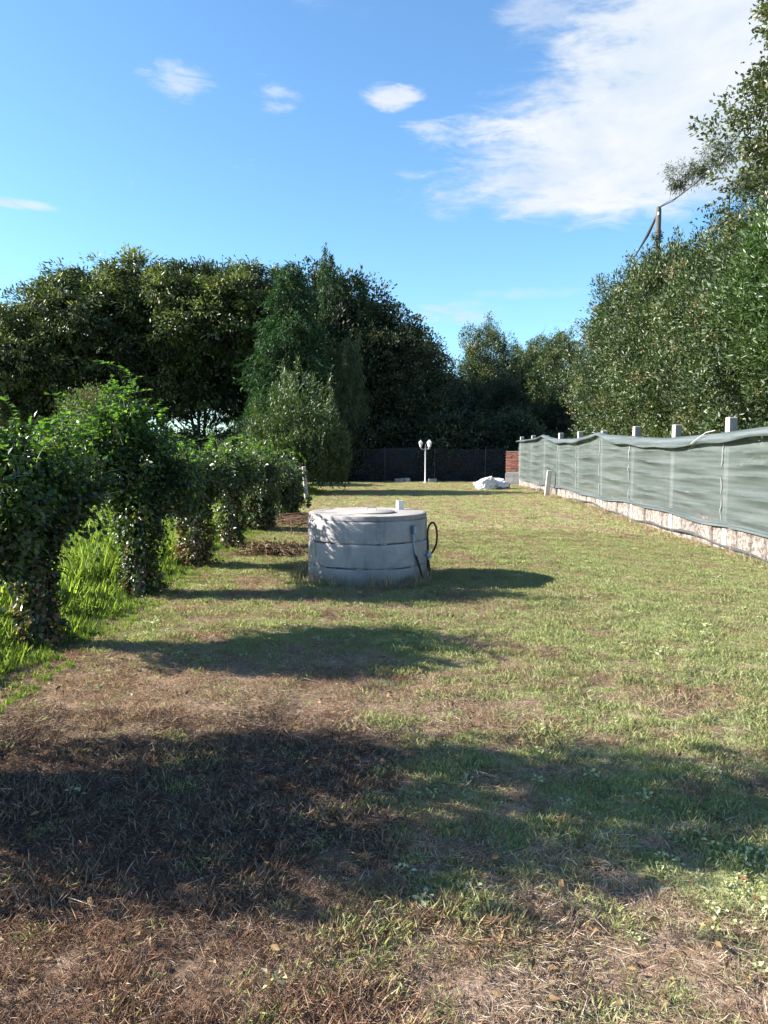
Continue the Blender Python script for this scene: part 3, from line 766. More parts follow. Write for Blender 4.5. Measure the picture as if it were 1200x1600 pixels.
# ------------------------------------------------------------------ brick and block pillar
p = empty('brick_pillar', (5.80, 34.2, 0), 'pillar of red bricks on grey concrete blocks at the end of the netting', 'pillar', None, R(-13))
MB().box((0, 0, .62), (.70, .40, 1.6)).build('mortar_core', MORTAR, p, False)
blk = [MB().box((0, 0, 0), (.375, .20, .285), None, .008, jit=.003).mesh('block', CINDER, False) for _ in range(2)]
for k, z in enumerate((-.10, .20, .50)):
    for dx in (-.195, .195):
        for dy in (-.125, .125):
            if k == 2: dz, sc_ = .0, .55
            else: dz, sc_ = 0, 1
            o = bpy.data.objects.new('block', blk[k % 2]); link(o, p); o.location = (dx, dy, z + .04 - (.068 if k == 2 else 0)); o.scale = (1, 1, sc_)
bm_ = [MB().box((0, 0, 0), (.238, .115, .050), None, .004, jit=.003).mesh('brick', BRICK, False) for _ in range(4)]
z = .645
for k in range(14):
    for dy in (-.155, .155):
        for j in range(3):
            o = bpy.data.objects.new('brick', rs.choice(bm_)); link(o, p)
            o.location = ((j - 1) * .235 + (.010 if k % 2 else -.012) * (2 if j == 1 else 1) * 2 + rs.uniform(-.006, .006), dy + rs.uniform(-.008, .008), z + .025); o.rotation_euler = (0, 0, rs.uniform(-.03, .03))
    z += .060
MB().box((.01, 0, z + .012), (.74, .44, .03), None, .005).build('cap', MORTAR, p, False)

# ------------------------------------------------------------------ garden lamp
lamp = empty('lamp_post', (1.95, 36.3, 0), 'slim white garden lamp post with three lanterns before the dark back fence', 'lamp post')
MB().lathe([(.10, -.03), (.10, .02), (.055, .05), (.045, .12), (.029, .14), (.027, 1.6), (.035, 1.62), (.035, 1.66), (.022, 1.70), (.022, 1.80), (.004, 1.84)], 16).build('pole', WHITE, lamp)
for ang in (R(180), R(-20), R(40)):
    ca, sa = math.cos(ang), math.sin(ang)
    arm = MB().tube([(0, 0, 1.63), (ca * .08, sa * .08, 1.60), (ca * .16, sa * .16, 1.60), (ca * .215, sa * .215, 1.66), (ca * .22, sa * .22, 1.70)], .014, 8).build('arm', WHITE, lamp)
    c = (ca * .22, sa * .22, 1.70)
    ln = MB().lathe([(.02, 0), (.05, .01), (.055, .03), (.03, .035)], 6, c).build('lantern', WHITE, lamp, False)
    MB().lathe([(.045, .036), (.088, .205)], 6, c).build('pane', GLASS, ln, False)
    rib = MB()
    for q in range(6):
        aa = q * math.pi / 3
        rib.tube([(c[0] + .046 * math.cos(aa), c[1] + .046 * math.sin(aa), c[2] + .034), (c[0] + .090 * math.cos(aa), c[1] + .090 * math.sin(aa), c[2] + .207)], .006, 5)
    rib.lathe([(.10, .205), (.102, .215), (.055, .275), (.03, .30), (.012, .31), (.012, .33), (.003, .355)], 6, c)
    rib.build('lantern_frame', WHITE, ln, False)

# ------------------------------------------------------------------ sacks and blocks
def sack(loc, dims, seed, mats, label, rz=0, corner=None):
    import bmesh
    from mathutils import noise as mn
    bm = bmesh.new(); bmesh.ops.create_icosphere(bm, subdivisions=5, radius=1)
    for v in bm.verts:
        p = v.co.copy()
        # flattened pillow with pinched corners
        q = Vector((math.copysign(abs(p.x) ** .7, p.x), math.copysign(abs(p.y) ** .7, p.y), math.copysign(abs(p.z) ** .9, p.z)))
        d = mn.fractal(p * 1.6 + Vector((seed, 0, 0)), 1, 2, 3)
        rid = abs(mn.noise(p * 3.1 + Vector((0, seed, 0)))) + .5 * abs(mn.noise(p * 6.7 + Vector((seed, seed, 0))))
        q *= 1 + .22 * d - .22 * rid
        if corner is not None:
            c_ = Vector(corner).normalized(); kk = max(0, p.normalized().dot(c_)) ** 6; q += c_ * kk * .55
        v.co = Vector((q.x * dims[0], q.y * dims[1], max(q.z, -.55) * dims[2] + dims[2] * .55))
    vs = [v.co.copy() for v in bm.verts]; fs = [[v.index for v in f.verts] for f in bm.faces]; bm.free()
    mb = MB().add(vs, fs)
    ml = [1 if (len(mats) > 1 and sum(vs[i].z for i in f) / 3 < dims[2] * .36 + .02 * math.sin(vs[f[0]].x * 20)) else 0 for f in fs]; mb.m = ml
    o = mb.build('rubble_sack', mats); o.location = loc; o.rotation_euler = (0, 0, rz)
    return tag(o, label, 'sack', 'white sacks on the far lawn')
sack((4.03, 30.6, 0), (.44, .36, .26), 3, [SACK], 'bright white crumpled sack lying at the left of the pair on the lawn', .3, (.35, -.1, 1))
sack((4.62, 31.0, 0), (.46, .36, .25), 11, [SACK, STAIN], 'white sack with a brown soiled underside, right of the pair on the lawn', -.25, (-.5, 0, 1))
def cinder(loc, rz, label, name='concrete_block', lying=False):
    mb = MB(); L_, W_, H_ = .39, .19, .19; t_ = .03
    mb.box((0, -W_ / 2 + t_ / 2, H_ / 2), (L_, t_, H_), None, .004); mb.box((0, W_ / 2 - t_ / 2, H_ / 2), (L_, t_, H_), None, .004)
    for x_ in (-L_ / 2 + t_ / 2 + .002, 0, L_ / 2 - t_ / 2 - .002): mb.box((x_, 0, H_ / 2), (t_, W_ - 2 * t_ + .004, H_ - .006))
    o = mb.build(name, CINDER, None, False); o.location = loc; o.rotation_euler = (0, 0, rz)
    return tag(o, label, 'block', 'loose blocks at the foot of the back fence')
cinder((.72, 37.0, 0), .1, 'grey concrete block lying left of the lamp, outer one of two')
cinder((1.06, 37.15, .02), -.5, 'grey concrete block lying left of the lamp, nearer to the lamp')
cinder((2.33, 36.9, .0), .05, 'grey concrete block lying just right of the lamp post')

# ------------------------------------------------------------------ back fence
bf = empty('back_fence', (2, 38, 0), 'dark green netting fence closing the far end of the garden', 'netting')
vs = []; fs = []; xs_ = np.arange(-5.0, 6.2, .15)
for x in xs_:
    for j in range(13):
        v = j / 12; vs.append((x - 2, .03 * math.sin(x * 2 + v * 5) + .02 * math.sin(x * 5.1 - v * 11), .02 + v * (1.62 + .04 * math.sin(x * 1.1))))
for i in range(len(xs_) - 1):
    for j in range(12): a = i * 13 + j; fs.append((a, a + 13, a + 14, a + 1))
MB().add(vs, fs).build('net_panel', NET_DARK, bf)
for x in (-4.7, -2.3, .05, 2.5, 5.0): MB().tube([(x - 2, -.06, -.1), (x - 2, -.06, 1.70)], .018, 8).build('post', TARP, bf)

# ------------------------------------------------------------------ utility pole, cable
up = empty('utility_pole', (9.02, 26, 0), 'weathered wooden utility pole with ivy climbing it above the right hedge', 'pole')
MB().tube([(0, 0, -.3), (0, 0, 5), (0.02, 0, 9.42), (.02, 0, 9.55)], [.13, .11, .088, .07], 14).build('shaft', POLEW, up)
MB().box((-.02, -.11, 9.3), (.05, .06, .12), None, .008).build('bracket', METAL, up, False)
r = np.random.default_rng(4); nI = 1500; a = r.uniform(0, 6.28, nI); zi = 5.5 + 3.3 * r.random(nI) ** 1.5
Pi = np.c_[np.cos(a) * .12, np.sin(a) * .12, zi] + r.normal(size=(nI, 3)) * .03
Di = np.c_[np.cos(a), np.sin(a), -np.ones(nI) * .3] + r.normal(size=(nI, 3)) * .4
link(bpy.data.objects.new('ivy', leaf_mesh('ivy', Pi, Di, np.c_[np.cos(a), np.sin(a), np.ones(nI)], np.full(nI, .07), np.full(nI, .06), r.uniform(.2, .9, nI), L_IVY)), up)
cpts = [(9.28, -6, 14.6), (9.28, 4, 12.6), (9.28, 12, 11.25), (9.28, 18.6, 10.45), (9.28, 21, 9.76), (9.24, 23.1, 9.45), (9.12, 25, 9.42), (9.02, 25.9, 9.5)]
mb = MB(); mb.tube(cpts, .020, 6); tw = []
for i in range(90):
    t = i / 89; y = -6 + 31.9 * t; z = float(np.interp(y, [c[1] for c in cpts], [c[2] for c in cpts]))
    tw.append((float(np.interp(y, [21, 25.9], [9.28, 9.02])) + .03 * math.cos(i * 1.1), y, z + .03 * math.sin(i * 1.1)))
mb.tube(tw, .010, 5)
tag(mb.build('overhead_cable', TARP), 'thick twisted cable rising from the wooden pole to the upper right', 'cable', 'overhead cables')
mb = MB(); mb.tube([(9.0, 25.9, 9.4), (8.98, 26.3, 9.12), (8.96, 26.8, 8.85), (9.0, 28.0, 8.55), (8.95, 29.5, 8.1), (8.8, 32, 7.0), (8.4, 35, 6)], [.02, .045, .055, .022, .02, .02, .02], 7)
tag(mb.build('overhead_cable', TARP), 'cable dropping from the wooden pole down to the left behind the hedge', 'cable', 'overhead cables')

# ------------------------------------------------------------------ ivy covered posts (old vine row)
def arc_shoots(base, n, h, seed, mat_leaf, parent, name='shoot', lf=.06, out_=.5, leaves=26):
    r = np.random.default_rng(seed); mb = MB(); Ps = []; Ds = []; Ts = []
    for i in range(n):
        b = np.array(base[i % len(base)]) + r.normal(size=3) * .10
        a = r.uniform(0, 6.28); hh = h * r.uniform(.5, 1.15); o_ = out_ * r.uniform(.2, 1.1)
        pts = []
        for j in range(9):
            t = j / 8; pts.append(b + np.array([math.cos(a) * o_ * t * t, math.sin(a) * o_ * t * t, hh * (t - .38 * t ** 3 * (o_ > .25))]))
        MB().tube([tuple(q) for q in pts], [.006 * (1 - .085 * j) for j in range(9)], 5).build(name, GREEN_STEM, parent)
        for k in range(leaves):
            t = r.uniform(.15, 1) * 8; q = min(7, int(t)); pp = pts[q] + (pts[q + 1] - pts[q]) * (t - q)
            d = unit(r.normal(size=(1, 3)))[0]; d[2] = abs(d[2]) * .3 - .1
            Ps.append(pp); Ds.append(d); Ts.append(r.uniform(.3, 1))
    Ps = np.array(Ps); nn_ = len(Ps)
    N = r.normal(size=(nn_, 3)) * .4; N[:, 2] += 1
    link(bpy.data.objects.new('shoot_leaf', leaf_mesh('shoot_leaf', Ps, np.array(Ds), N, lf * r.uniform(.5, 1.25, nn_), lf * .75 * r.uniform(.6, 1.2, nn_), np.array(Ts), mat_leaf)), parent)['kind'] = 'stuff'
def hanging(parent, blobs, n, seed, mat, lo):
    """loose strands of ivy trailing down from the canopy"""
    r = np.random.default_rng(seed); P = []; D = []
    for i in range(n):
        b = blobs[r.integers(len(blobs))]; a = r.uniform(0, 6.28)
        x, y = b[0] + math.cos(a) * b[3] * .9, b[1] + math.sin(a) * b[4] * .9; z0 = b[2] - b[5] * .2; L_ = r.uniform(.2, lo)
        ph = r.uniform(0, 6.28)
        for k in range(int(L_ / .022)):
            t = k * .022; P.append((x + .03 * math.sin(t * 9 + ph) + r.normal() * .018, y + .03 * math.cos(t * 8 + ph) + r.normal() * .018, max(z0 - t, .15)))
            D.append((r.normal() * .6, r.normal() * .6, -.8))
    P = np.array(P); nn_ = len(P); N = r.normal(size=(nn_, 3)); N[:, 0] += .6
    link(bpy.data.objects.new('trailing_ivy', leaf_mesh('trailing_ivy', P, np.array(D), N, .05 * r.uniform(.6, 1.3, nn_), .038 * r.uniform(.6, 1.3, nn_), r.uniform(.2, .95, nn_), mat)), parent)['kind'] = 'stuff'
def ivy_post(x, y, label, blobs, trunk_r, nclump, seed, shoots, sh_h, dense=34, leaf=.054, mats=(L_IVY, L_VINE), strands=30, brown=.12, lo=.55, tb=.45):
    t = empty('ivy_covered_post', (x, y, 0), label, 'ivy post', 'ivy covered posts in a row on the left')
    mb = MB(); mb.box((0, 0, .62), (.11, .11, 1.4), None, .01); mb.build('post', CONC_POST, t, False)
    if x > -2.83: blobs = [(b[0] * .85, b[1], b[2] - (.04 if y < 8 else .06 if y > 9 else 0), b[3] * .80, b[4] * .90, b[5] * .88) for b in blobs]
    def pick(P, r): return (r.random(len(P)) < np.clip((P[:, 2] - .9) * .45, .03, .6)).astype(int)
    me = foliage('foliage', blobs, nclump, dense, .10, leaf, leaf * .72, list(mats), seed, up=-.05, droop=.25, outw=.7, tintbase=tb, depth=.5, bumps=.6, bfreq=1.5, inner=.25, pick=pick)
    link(bpy.data.objects.new('foliage', me), t)
    # ivy wrapped round the stem, partly dry
    r = np.random.default_rng(seed + 50); nn_ = int(2600 * trunk_r / .2)
    a = r.uniform(0, 6.28, nn_); z = r.uniform(0.0, 1.05, nn_); rr_ = trunk_r * (.75 + .35 * np.sin(z * 6 + seed) * .4 + .45 * np.abs(r.normal(size=nn_)) * .5) * (1 + .5 * np.exp(-z / .12)) * (1 + .35 * fields(np.c_[np.cos(a), np.sin(a), z * 3], seed))
    P = np.c_[np.cos(a) * rr_, np.sin(a) * rr_, z]; D = np.c_[np.cos(a), np.sin(a), -.5 * np.ones(nn_)] + r.normal(size=(nn_, 3)) * .5
    N = np.c_[np.cos(a), np.sin(a), .5 * np.ones(nn_)] + r.normal(size=(nn_, 3)) * .3
    dry = (r.random(nn_) < brown + .35 * np.exp(-z / .3)).astype(int)
    link(bpy.data.objects.new('stem_ivy', leaf_mesh('stem_ivy', P, D, N, .055 * r.uniform(.6, 1.3, nn_), .042 * r.uniform(.6, 1.3, nn_), r.uniform(.1, .9, nn_), [L_IVY, L_DRY], dry)), t)
    mb = MB(); q = random.Random(seed)
    for k in range(7):
        a0 = q.uniform(0, 6.28); mb.tube([(math.cos(a0 + s * .35) * trunk_r * .75, math.sin(a0 + s * .35) * trunk_r * .75, -.05 + s * .16) for s in range(8)], [.014 - .001 * s for s in range(8)], 6)
    mb.build('stem', BARK, t)
    tops = [(b[0] + q.uniform(-.8, .8) * b[3], b[1] + q.uniform(-.8, .8) * b[4], b[2] + b[5] * .75) for b in blobs for _ in range(4)]
    if shoots: arc_shoots(tops, shoots, sh_h, seed + 9, L_VINE, t)
    for k in range(9):                     # bare brown and pale runners arching out of the ivy
        b0 = Vector(tops[q.randrange(len(tops))]); a0 = q.uniform(-1.9, 1.2); L_ = q.uniform(.25, .6); u_ = q.uniform(.0, .5)
        MB().tube([b0 + Vector((math.cos(a0) * L_ * t, math.sin(a0) * L_ * t, L_ * (u_ * t * 1.6 - .9 * t * t) - .18 * q.random() * t)) for t in (0, .2, .4, .6, .8, 1)], [.006, .006, .005, .004, .003, .002], 5).build('runner', TWIG, t)
    if strands: hanging(t, blobs, strands, seed + 5, L_IVY, lo)
    return t
# blobs are local: cx, cy, cz, rx, ry, rz
ivy_post(-2.84, 3.42, 'ivy covered post nearest the camera, just outside the left edge', [(-.05, .0, 1.45, .50, .62, .72), (0, -.40, 1.35, .44, .40, .78), (-.1, .45, 1.5, .42, .42, .70), (0, .05, 2.15, .36, .7, .5), (-.05, .1, 2.5, .3, .55, .32), (0, 0, .75, .4, .65, .45)], .24, 420, 1, 14, .45)
ivy_post(-2.78, 6.08, 'ivy covered post at the left edge, first of the row, with dark bushy top', [(-.05, .0, 1.28, .46, .50, .46), (-.30, -.30, 1.35, .42, .34, .42), (.10, .38, 1.28, .38, .42, .40), (-.1, -.1, 1.05, .34, .36, .3), (-.2, .1, 1.52, .34, .42, .3), (.05, -.5, 1.2, .3, .3, .3)], .14, 470, 2, 34, .36, brown=.3)
ivy_post(-2.68, 8.35, 'tallest ivy covered post, second of the row, with bright pointed top', [(-.05, .05, 1.45, .50, .52, .60), (-.18, .0, 1.86, .34, .34, .38), (-.35, -.2, 1.60, .34, .34, .38), (.15, .35, 1.30, .45, .45, .45), (.0, -.05, .95, .34, .34, .36), (-.55, .1, 1.35, .35, .3, .35)], .17, 520, 3, 34, .30)
ivy_post(-2.58, 10.4, 'ivy covered post third of the row, dark and broad, brown at its foot', [(.0, -.72, 1.30, .40, .72, .34), (.05, -.9, 1.1, .3, .5, .25), (.0, -.3, 1.25, .44, .55, .36), (.05, .35, 1.25, .42, .50, .38), (-.1, 0, 1.05, .34, .5, .34)], .19, 480, 4, 18, .34, brown=.45)
ivy_post(-2.50, 12.5, 'slim ivy covered post fourth of the row beside the twig heap', [(.0, -.35, 1.30, .40, .55, .32), (-.05, .35, 1.32, .40, .50, .32)], .15, 300, 5, 12, .5, leaf=.058, strands=30, mats=(L_IVY2, L_VINE), lo=.7, tb=.6)
ivy_post(-2.48, 15.1, 'ivy covered post fifth of the row with reddish leaves low down', [(.0, -.3, 1.25, .5, .7, .34), (.0, .5, 1.15, .46, .6, .42), (0, 0, .6, .35, .4, .5)], .22, 330, 6, 12, .5, leaf=.06, brown=.35, mats=(L_IVY2, L_VINE), strands=36, lo=1.0, tb=.6)
ivy_post(-2.42, 18.0, 'last ivy covered post of the row, foliage hanging to the ground', [(.0, -.3, .95, .62, .9, .55), (.0, .6, .8, .55, .8, .6), (0, 0, .45, .5, .8, .45)], .25, 420, 7, 12, .45, leaf=.065, strands=60, mats=(L_IVY2, L_VINE), lo=.9, tb=.6)
# leaning granite stake past the row
s = MB().box((0, 0, .52), (.12, .11, 1.18), None, .015, jit=.006).build('stone_stake', CONC_POST, None, False)
s.location = (-2.46, 24.4, -.05); s.rotation_euler = (R(1), R(-5), .4); tag(s, 'thin grey stone stake leaning beyond the ivy row', 'stake')
# wires of the trellis
for z in (1.18, 1.40):
    pts = [(-2.80 + .0225 * (y - 3.3), y, z - .03 * math.sin((y - 3.3) * 1.3) ** 2) for y in np.arange(3.3, 18.1, .37)]
    tag(MB().tube(pts, .0025, 4).build('trellis_wire', METAL), 'thin wire strung between the ivy posts, %s one' % ('upper' if z > 1.3 else 'lower'), 'wire', 'wires of the old vine trellis')

# ------------------------------------------------------------------ twig heaps
def twigs(name, loc, n, ln, hgt, spread, seed, label, arch=False, leaves=260):
    r = random.Random(seed); t = empty(name, loc, label, 'twig heap', 'dead branch heaps on the lawn'); mb = MB()
    for i in range(n):
        a = r.uniform(0, 6.28) if not arch else r.gauss(0.15, .28) + (math.pi if r.random() < .2 else 0)
        L_ = ln * r.uniform(.4, 1.2); x, y = r.gauss(0, spread[0]), r.gauss(0, spread[1]); z0 = r.uniform(.0, hgt * .7) * math.exp(-(x / spread[0]) ** 2 * .5)
        up_ = r.uniform(-.15, .6) if not arch else r.uniform(.1, .42)
        pts = []
        for j in range(6):
            u = j / 5; zz = z0 + L_ * up_ * u - L_ * (up_ + .12) * u * u * (1 if not arch else .9)
            pts.append((x + math.cos(a) * L_ * u + r.uniform(-.01, .01), y + math.sin(a) * L_ * u + r.uniform(-.01, .01), max(zz, .008)))
        mb.tube(pts, [.0065 * (1 - .13 * j) for j in range(6)], 4)
    o = mb.build('twig', TWIG, t); o['kind'] = 'stuff'
    q = np.random.default_rng(seed); P = np.c_[q.normal(size=leaves) * spread[0] * 1.2, q.normal(size=leaves) * spread[1] * 1.2, q.uniform(.0, hgt * .8, leaves)]
    o = link(bpy.data.objects.new('dry_leaf', leaf_mesh('dry_leaf', P, q.normal(size=(leaves, 3)), q.normal(size=(leaves, 3)), q.uniform(.04, .10, leaves), q.uniform(.01, .03, leaves), q.uniform(0, .8, leaves), L_DRY)), t)
    o['kind'] = 'stuff'
twigs('twig_heap', (-1.72, 11.6, 0), 120, .42, .24, (.20, .14), 1, 'small heap of reddish brown dry twigs left of the concrete well', leaves=900)
twigs('twig_heap', (-2.35, 16.3, 0), 110, 1.9, .2, (.35, .55), 2, 'long arching brown branches behind the concrete well', True)
s = MB().tube([(-1.72, 14.2, -.05), (-1.715, 14.2, .35)], .007, 6).build('thin_stick', TWIG); tag(s, 'thin upright stick in the grass left of the concrete well', 'stick')

# ------------------------------------------------------------------ trees
def proto(name, crown, trunk):
    t = bpy.data.objects.new(name, None); c = bpy.data.objects.new('crown', crown); k = bpy.data.objects.new('trunk', trunk)
    return (name, c.data, k.data)
def plant(p, loc, label, rz=0, sc=1., scz=None, cat='tree', group=None):
    t = empty(p[0], loc, label, cat, group, rz); t.scale = (sc, sc, scz or sc)
    link(bpy.data.objects.new('crown', p[1]), t)
    if p[2]: link(bpy.data.objects.new('trunk', p[2]), t)
    return t
def blobset(seed, n, R_, z0, z1, rb, flat=.8, conic=0):
    r = random.Random(seed); o = []
    for i in range(n):
        t = (i + .5) / n; z = z0 + (z1 - z0) * t
        prof = math.sin(math.pi * min(1, .18 + .82 * t) ** .9) ** .6 if not conic else (1 - t) ** conic
        a = i * 2.4 + r.uniform(-.4, .4); d = R_ * prof * r.uniform(.35, .75)
        b = rb * (.65 + .5 * prof) * r.uniform(.8, 1.2)
        o.append((math.cos(a) * d, math.sin(a) * d, z, b, b, b * flat))
    return o
ash = [proto('ash_tree', foliage('crown', blobset(s, 26, 4.4, 5.7 if s == 11 else 3.0, 9.4, 1.35), 1700, 44, .36, .22, .075, L_ASH, s, up=-.1, droop=.35, outw=.8, tintbase=.45, ctint=.24, depth=.5, bumps=.5, bfreq=.45, inner=.08, sq=.6),
                   trunk_mesh('trunk', 9, .17, 14, s, spread=.42, multi=3)) for s in (11, 12, 13)]
dark = [proto('evergreen_tree', foliage('crown', blobset(s, 20, 3.0, 1.2, 10.2, 1.6), 2000, 24, .36, .20, .10, L_DARK, s, up=.2, outw=.7, tintbase=.42, ctint=.26, depth=.5, bumps=.48, bfreq=.55, inner=.15),
                    trunk_mesh('trunk', 10, .2, 10, s)) for s in (21, 22)]
def conifer(seed, H, R_, n):
    r = np.random.default_rng(seed); per = 16
    z = H * (1 - r.random(n) ** .62 * .93); rad = R_ * ((H - z) / H) ** .75 * (.35 + .65 * r.random(n) ** .4); a = r.uniform(0, 6.28, n)
    rad *= 1 + .30 * np.sin(a * 5 + z * 1.3) * np.sin(z * 3.1 + a * 2) + .22 * np.sin(a * 3 - z * 2.4) + .12 * np.sin(z * 7 + a * 4)
    C = np.c_[np.cos(a) * rad, np.sin(a) * rad, z]; ci = np.repeat(np.arange(n), per); t = np.tile(np.arange(per) / per, n)
    dr = np.c_[np.cos(a), np.sin(a), -.35 + .5 * r.random(n)]
    L_ = (.75 * (1 - .45 * z / H))[ci]
    P = C[ci] + dr[ci] * (t * L_)[:, None] + r.normal(size=(n * per, 3)) * .05; P[:, 2] -= t * t * .22
    D = dr[ci] * .7 + r.normal(size=P.shape) * .45; D[:, 2] -= .45
    T = .25 + .45 * t + r.normal(size=len(P)) * .12 + (r.normal(size=n) * .12)[ci]
    return leaf_mesh('crown', P, D, r.normal(size=P.shape) + [0, 0, .5], .24 * r.uniform(.6, 1.3, len(P)), .055 * r.uniform(.6, 1.4, len(P)), T, L_CON)
con = proto('conifer_tree', conifer(31, 10.5, 2.6, 3000), trunk_mesh('trunk', 10, .2, 6, 31))
spire = proto('spire_conifer', conifer(32, 9, 1.0, 800), trunk_mesh('trunk', 9, .12, 2, 32, top=.98, lean=.01))
BH = 7.3
bay = [proto('bay_tree', foliage('crown', blobset(s, 24, 1.55, 1.3, 6.3, 1.15, 1.0), 2000, 40, .22, .105, .040, L_BAY, s, clipr=2.0, up=.45, outw=.55, tintbase=.42, ctint=.30, depth=.55, bumps=.62, bfreq=.8, inner=.10),
                   trunk_mesh('trunk', 6, .1, 10, s, multi=3)) for s in (41, 42, 43)]
bayb = proto('laurel_tree', foliage('crown', blobset(47, 18, 1.3, 3.6, 6.2, 1.05, 1.05), 2300, 26, .28, .13, .038, L_BAY2, 47, clipr=1.7, up=.6, outw=.5, tintbase=.5, depth=.35, bumps=.3, bfreq=.8, inner=.10), trunk_mesh('trunk', 6, .1, 8, 47, multi=3))
OAKB = blobset(51, 46, 3.1, 3.5, 13.0, 1.0, .9) + [(-1.6, -.6, 9.3, 1.3, 1.3, 1.0), (-2.1, .3, 8.2, 1.2, 1.2, 1.0), (-2.4, -.2, 7.0, 1.3, 1.3, 1.1), (-1.5, 0, 10.6, 1.1, 1.1, .9), (-1.2, 0, 11.8, .9, .9, .8), (-1.2, -1, 6, 1.5, 1.5, 1.3)]
oak = proto('oak_tree', foliage('crown', OAKB, 3000, 40, .21, .095, .06, L_OAK, 51, up=.1, outw=.6, tintbase=.5, depth=.42, bumps=.3, bfreq=.7, inner=.1), trunk_mesh('trunk', 12, .24, 16, 51))
euc = proto('eucalyptus_tree', foliage('crown', [(-1.5, 0, 13.2, .95, .8, .55), (-.4, 0, 13.9, 1.0, .8, .6), (-2.3, 0, 12.6, .5, .5, .4), (.8, 0, 12.8, 1.0, .9, .8), (.3, .3, 11, 1.2, 1.2, .9)], 300, 34, .20, .15, .032, L_DARK, 53, up=-.3, droop=.3, tintbase=.7, depth=.9, bumps=.3, inner=.3), trunk_mesh('trunk', 14, .16, 14, 53, mat=POLEW, spread=.18))
def upright_bush(seed, H, R_, n, mat, per=22, lf=.15, wd=.035, tb=.45):
    r = np.random.default_rng(seed); nb_ = n
    a = r.uniform(0, 6.28, nb_); rad = R_ * np.sqrt(r.random(nb_)); k5 = r.uniform(0, 6.28, 4); hh = H * (1 - .5 * (rad / R_) ** 1.6) * r.uniform(.68, 1.0, nb_) * (1 + .16 * np.sin(a * 3 + k5[0] + rad * 3) + .10 * np.sin(a * 7 + k5[1]))
    z0 = hh * r.uniform(.05, .9, nb_); ci = np.repeat(np.arange(nb_), per); t = np.tile(np.arange(per) / per, nb_); seg = np.minimum(.9, hh - z0 + .05)
    lean = np.c_[np.cos(a), np.sin(a)] * .28
    P = np.c_[np.cos(a) * rad, np.sin(a) * rad, z0][ci] + np.c_[lean[ci] * (t * seg[ci])[:, None], t * seg[ci]] + r.normal(size=(nb_ * per, 3)) * .045
    D = r.normal(size=P.shape) * .5 + [0, 0, .8]; D[:, :2] += lean[ci] * 1.5
    return leaf_mesh('crown', P, D, r.normal(size=P.shape), lf * r.uniform(.6, 1.3, len(P)), wd * r.uniform(.7, 1.3, len(P)), tb + r.normal(size=len(P)) * .18, mat)
wil = proto('willow_bush', upright_bush(61, 4.6, 1.75, 1300, L_WIL, lf=.17, wd=.045), trunk_mesh('trunk', 3.6, .06, 8, 61, multi=4))
und = [proto('undergrowth_bush', foliage('crown', blobset(s, 9, 1.5, .5, 2.3, 1.0, .8), 650, 24, .30, .15, .08, L_DARK, s, up=.1, tintbase=.4, depth=.5, inner=.2, bumps=.3, bfreq=.8), None) for s in (71, 72)]
brown_bush = proto('hawthorn_bush', foliage('crown', blobset(75, 10, 1.6, .8, 3.4, 1.1, .7), 700, 24, .32, .12, .05, [L_WIL, L_DRY], 75, up=.1, tintbase=.6, depth=.5, inner=.2), trunk_mesh('trunk', 3, .08, 8, 75, multi=3))

def at(px, Y, z=0): return ((px - 600) / 1200 * Y, Y, z)
GL = 'broadleaf trees in the left background'
for i, (px, Y_, sc, rz, v, lab) in enumerate([
    (15, 43, .96, .3, 1, 'broadleaf tree at the left edge, lowest of the left background trees'),
    (128, 45, 1.20, 1.9, 1, 'broadleaf tree with rounded crown rising left of the highest one'),
    (212, 47, 1.33, 4.0, 2, 'highest rounded broadleaf tree of the left background'),
    (312, 46, 1.22, 2.6, 0, 'broadleaf tree with sky showing between its thin trunks'),
    (398, 47, 1.28, .9, 1, 'broadleaf tree just left of the green conifer'),
    (-90, 44, 1.02, 5.2, 2, 'broadleaf tree beyond the left edge of the photo'),
    (60, 53, 1.12, 3.3, 2, 'shaded broadleaf tree standing behind the lowest left tree')]):
    plant(ash[v], at(px, Y_), lab, rz, sc, None, 'tree', GL)
GM = 'dark evergreen trees behind the back fence'
for (px, Y_, sc, rz, v, lab) in [
    (505, 45, 1.12, .4, 0, 'dark evergreen tree directly behind the green conifer'),
    (560, 43, .98, 2.2, 1, 'dark evergreen tree behind the left part of the back fence'),
    (608, 43, .86, 4.2, 0, 'dark evergreen tree behind the lamp, left of it'),
    (655, 42, .72, 1.0, 1, 'dark evergreen tree just behind the white lamp post'),
    (700, 47, .56, 3.1, 0, 'small dark evergreen tree in the dip right of the lamp post'),
    (745, 55, .66, .3, 0, 'dark evergreen tree low behind the white sacks'),
    (828, 50, .56, 3.9, 1, 'dark evergreen tree above the brick pillar'),
    (735, 44, .50, 2.2, 0, 'low dark evergreen tree added above the white sacks to stand in for shade'),  # dark tree added where the far crowns are only shaded
    (785, 45, .54, 4.6, 1, 'low dark evergreen tree added left of the brick pillar to stand in for shade'),  # added too, darkens the shaded lower half of the gap
    (640, 52, .86, 2.9, 1, 'unseen evergreen tree added behind the one at the lamp to cast shade'),  # unseen tree added to throw shade on the far gap trees
    (880, 46, .50, 1.2, 0, 'low dark evergreen tree beside the left end of the right hedge')]:
    plant(dark[v], at(px, Y_), lab, rz, sc, None, 'tree', GM)
plant(con, at(458, 39.5), 'green conifer with drooping sprays left of the dark evergreens', .5, 1.0, 1.05)
plant(spire, at(514, 42), 'thin pointed conifer rising highest above the dark evergreens', .5, .7, 1.40, 'tree', 'pointed conifers on the skyline')
plant(spire, at(566, 42), 'second thin pointed conifer right of the highest one', 2.5, .62, 1.25, 'tree', 'pointed conifers on the skyline')
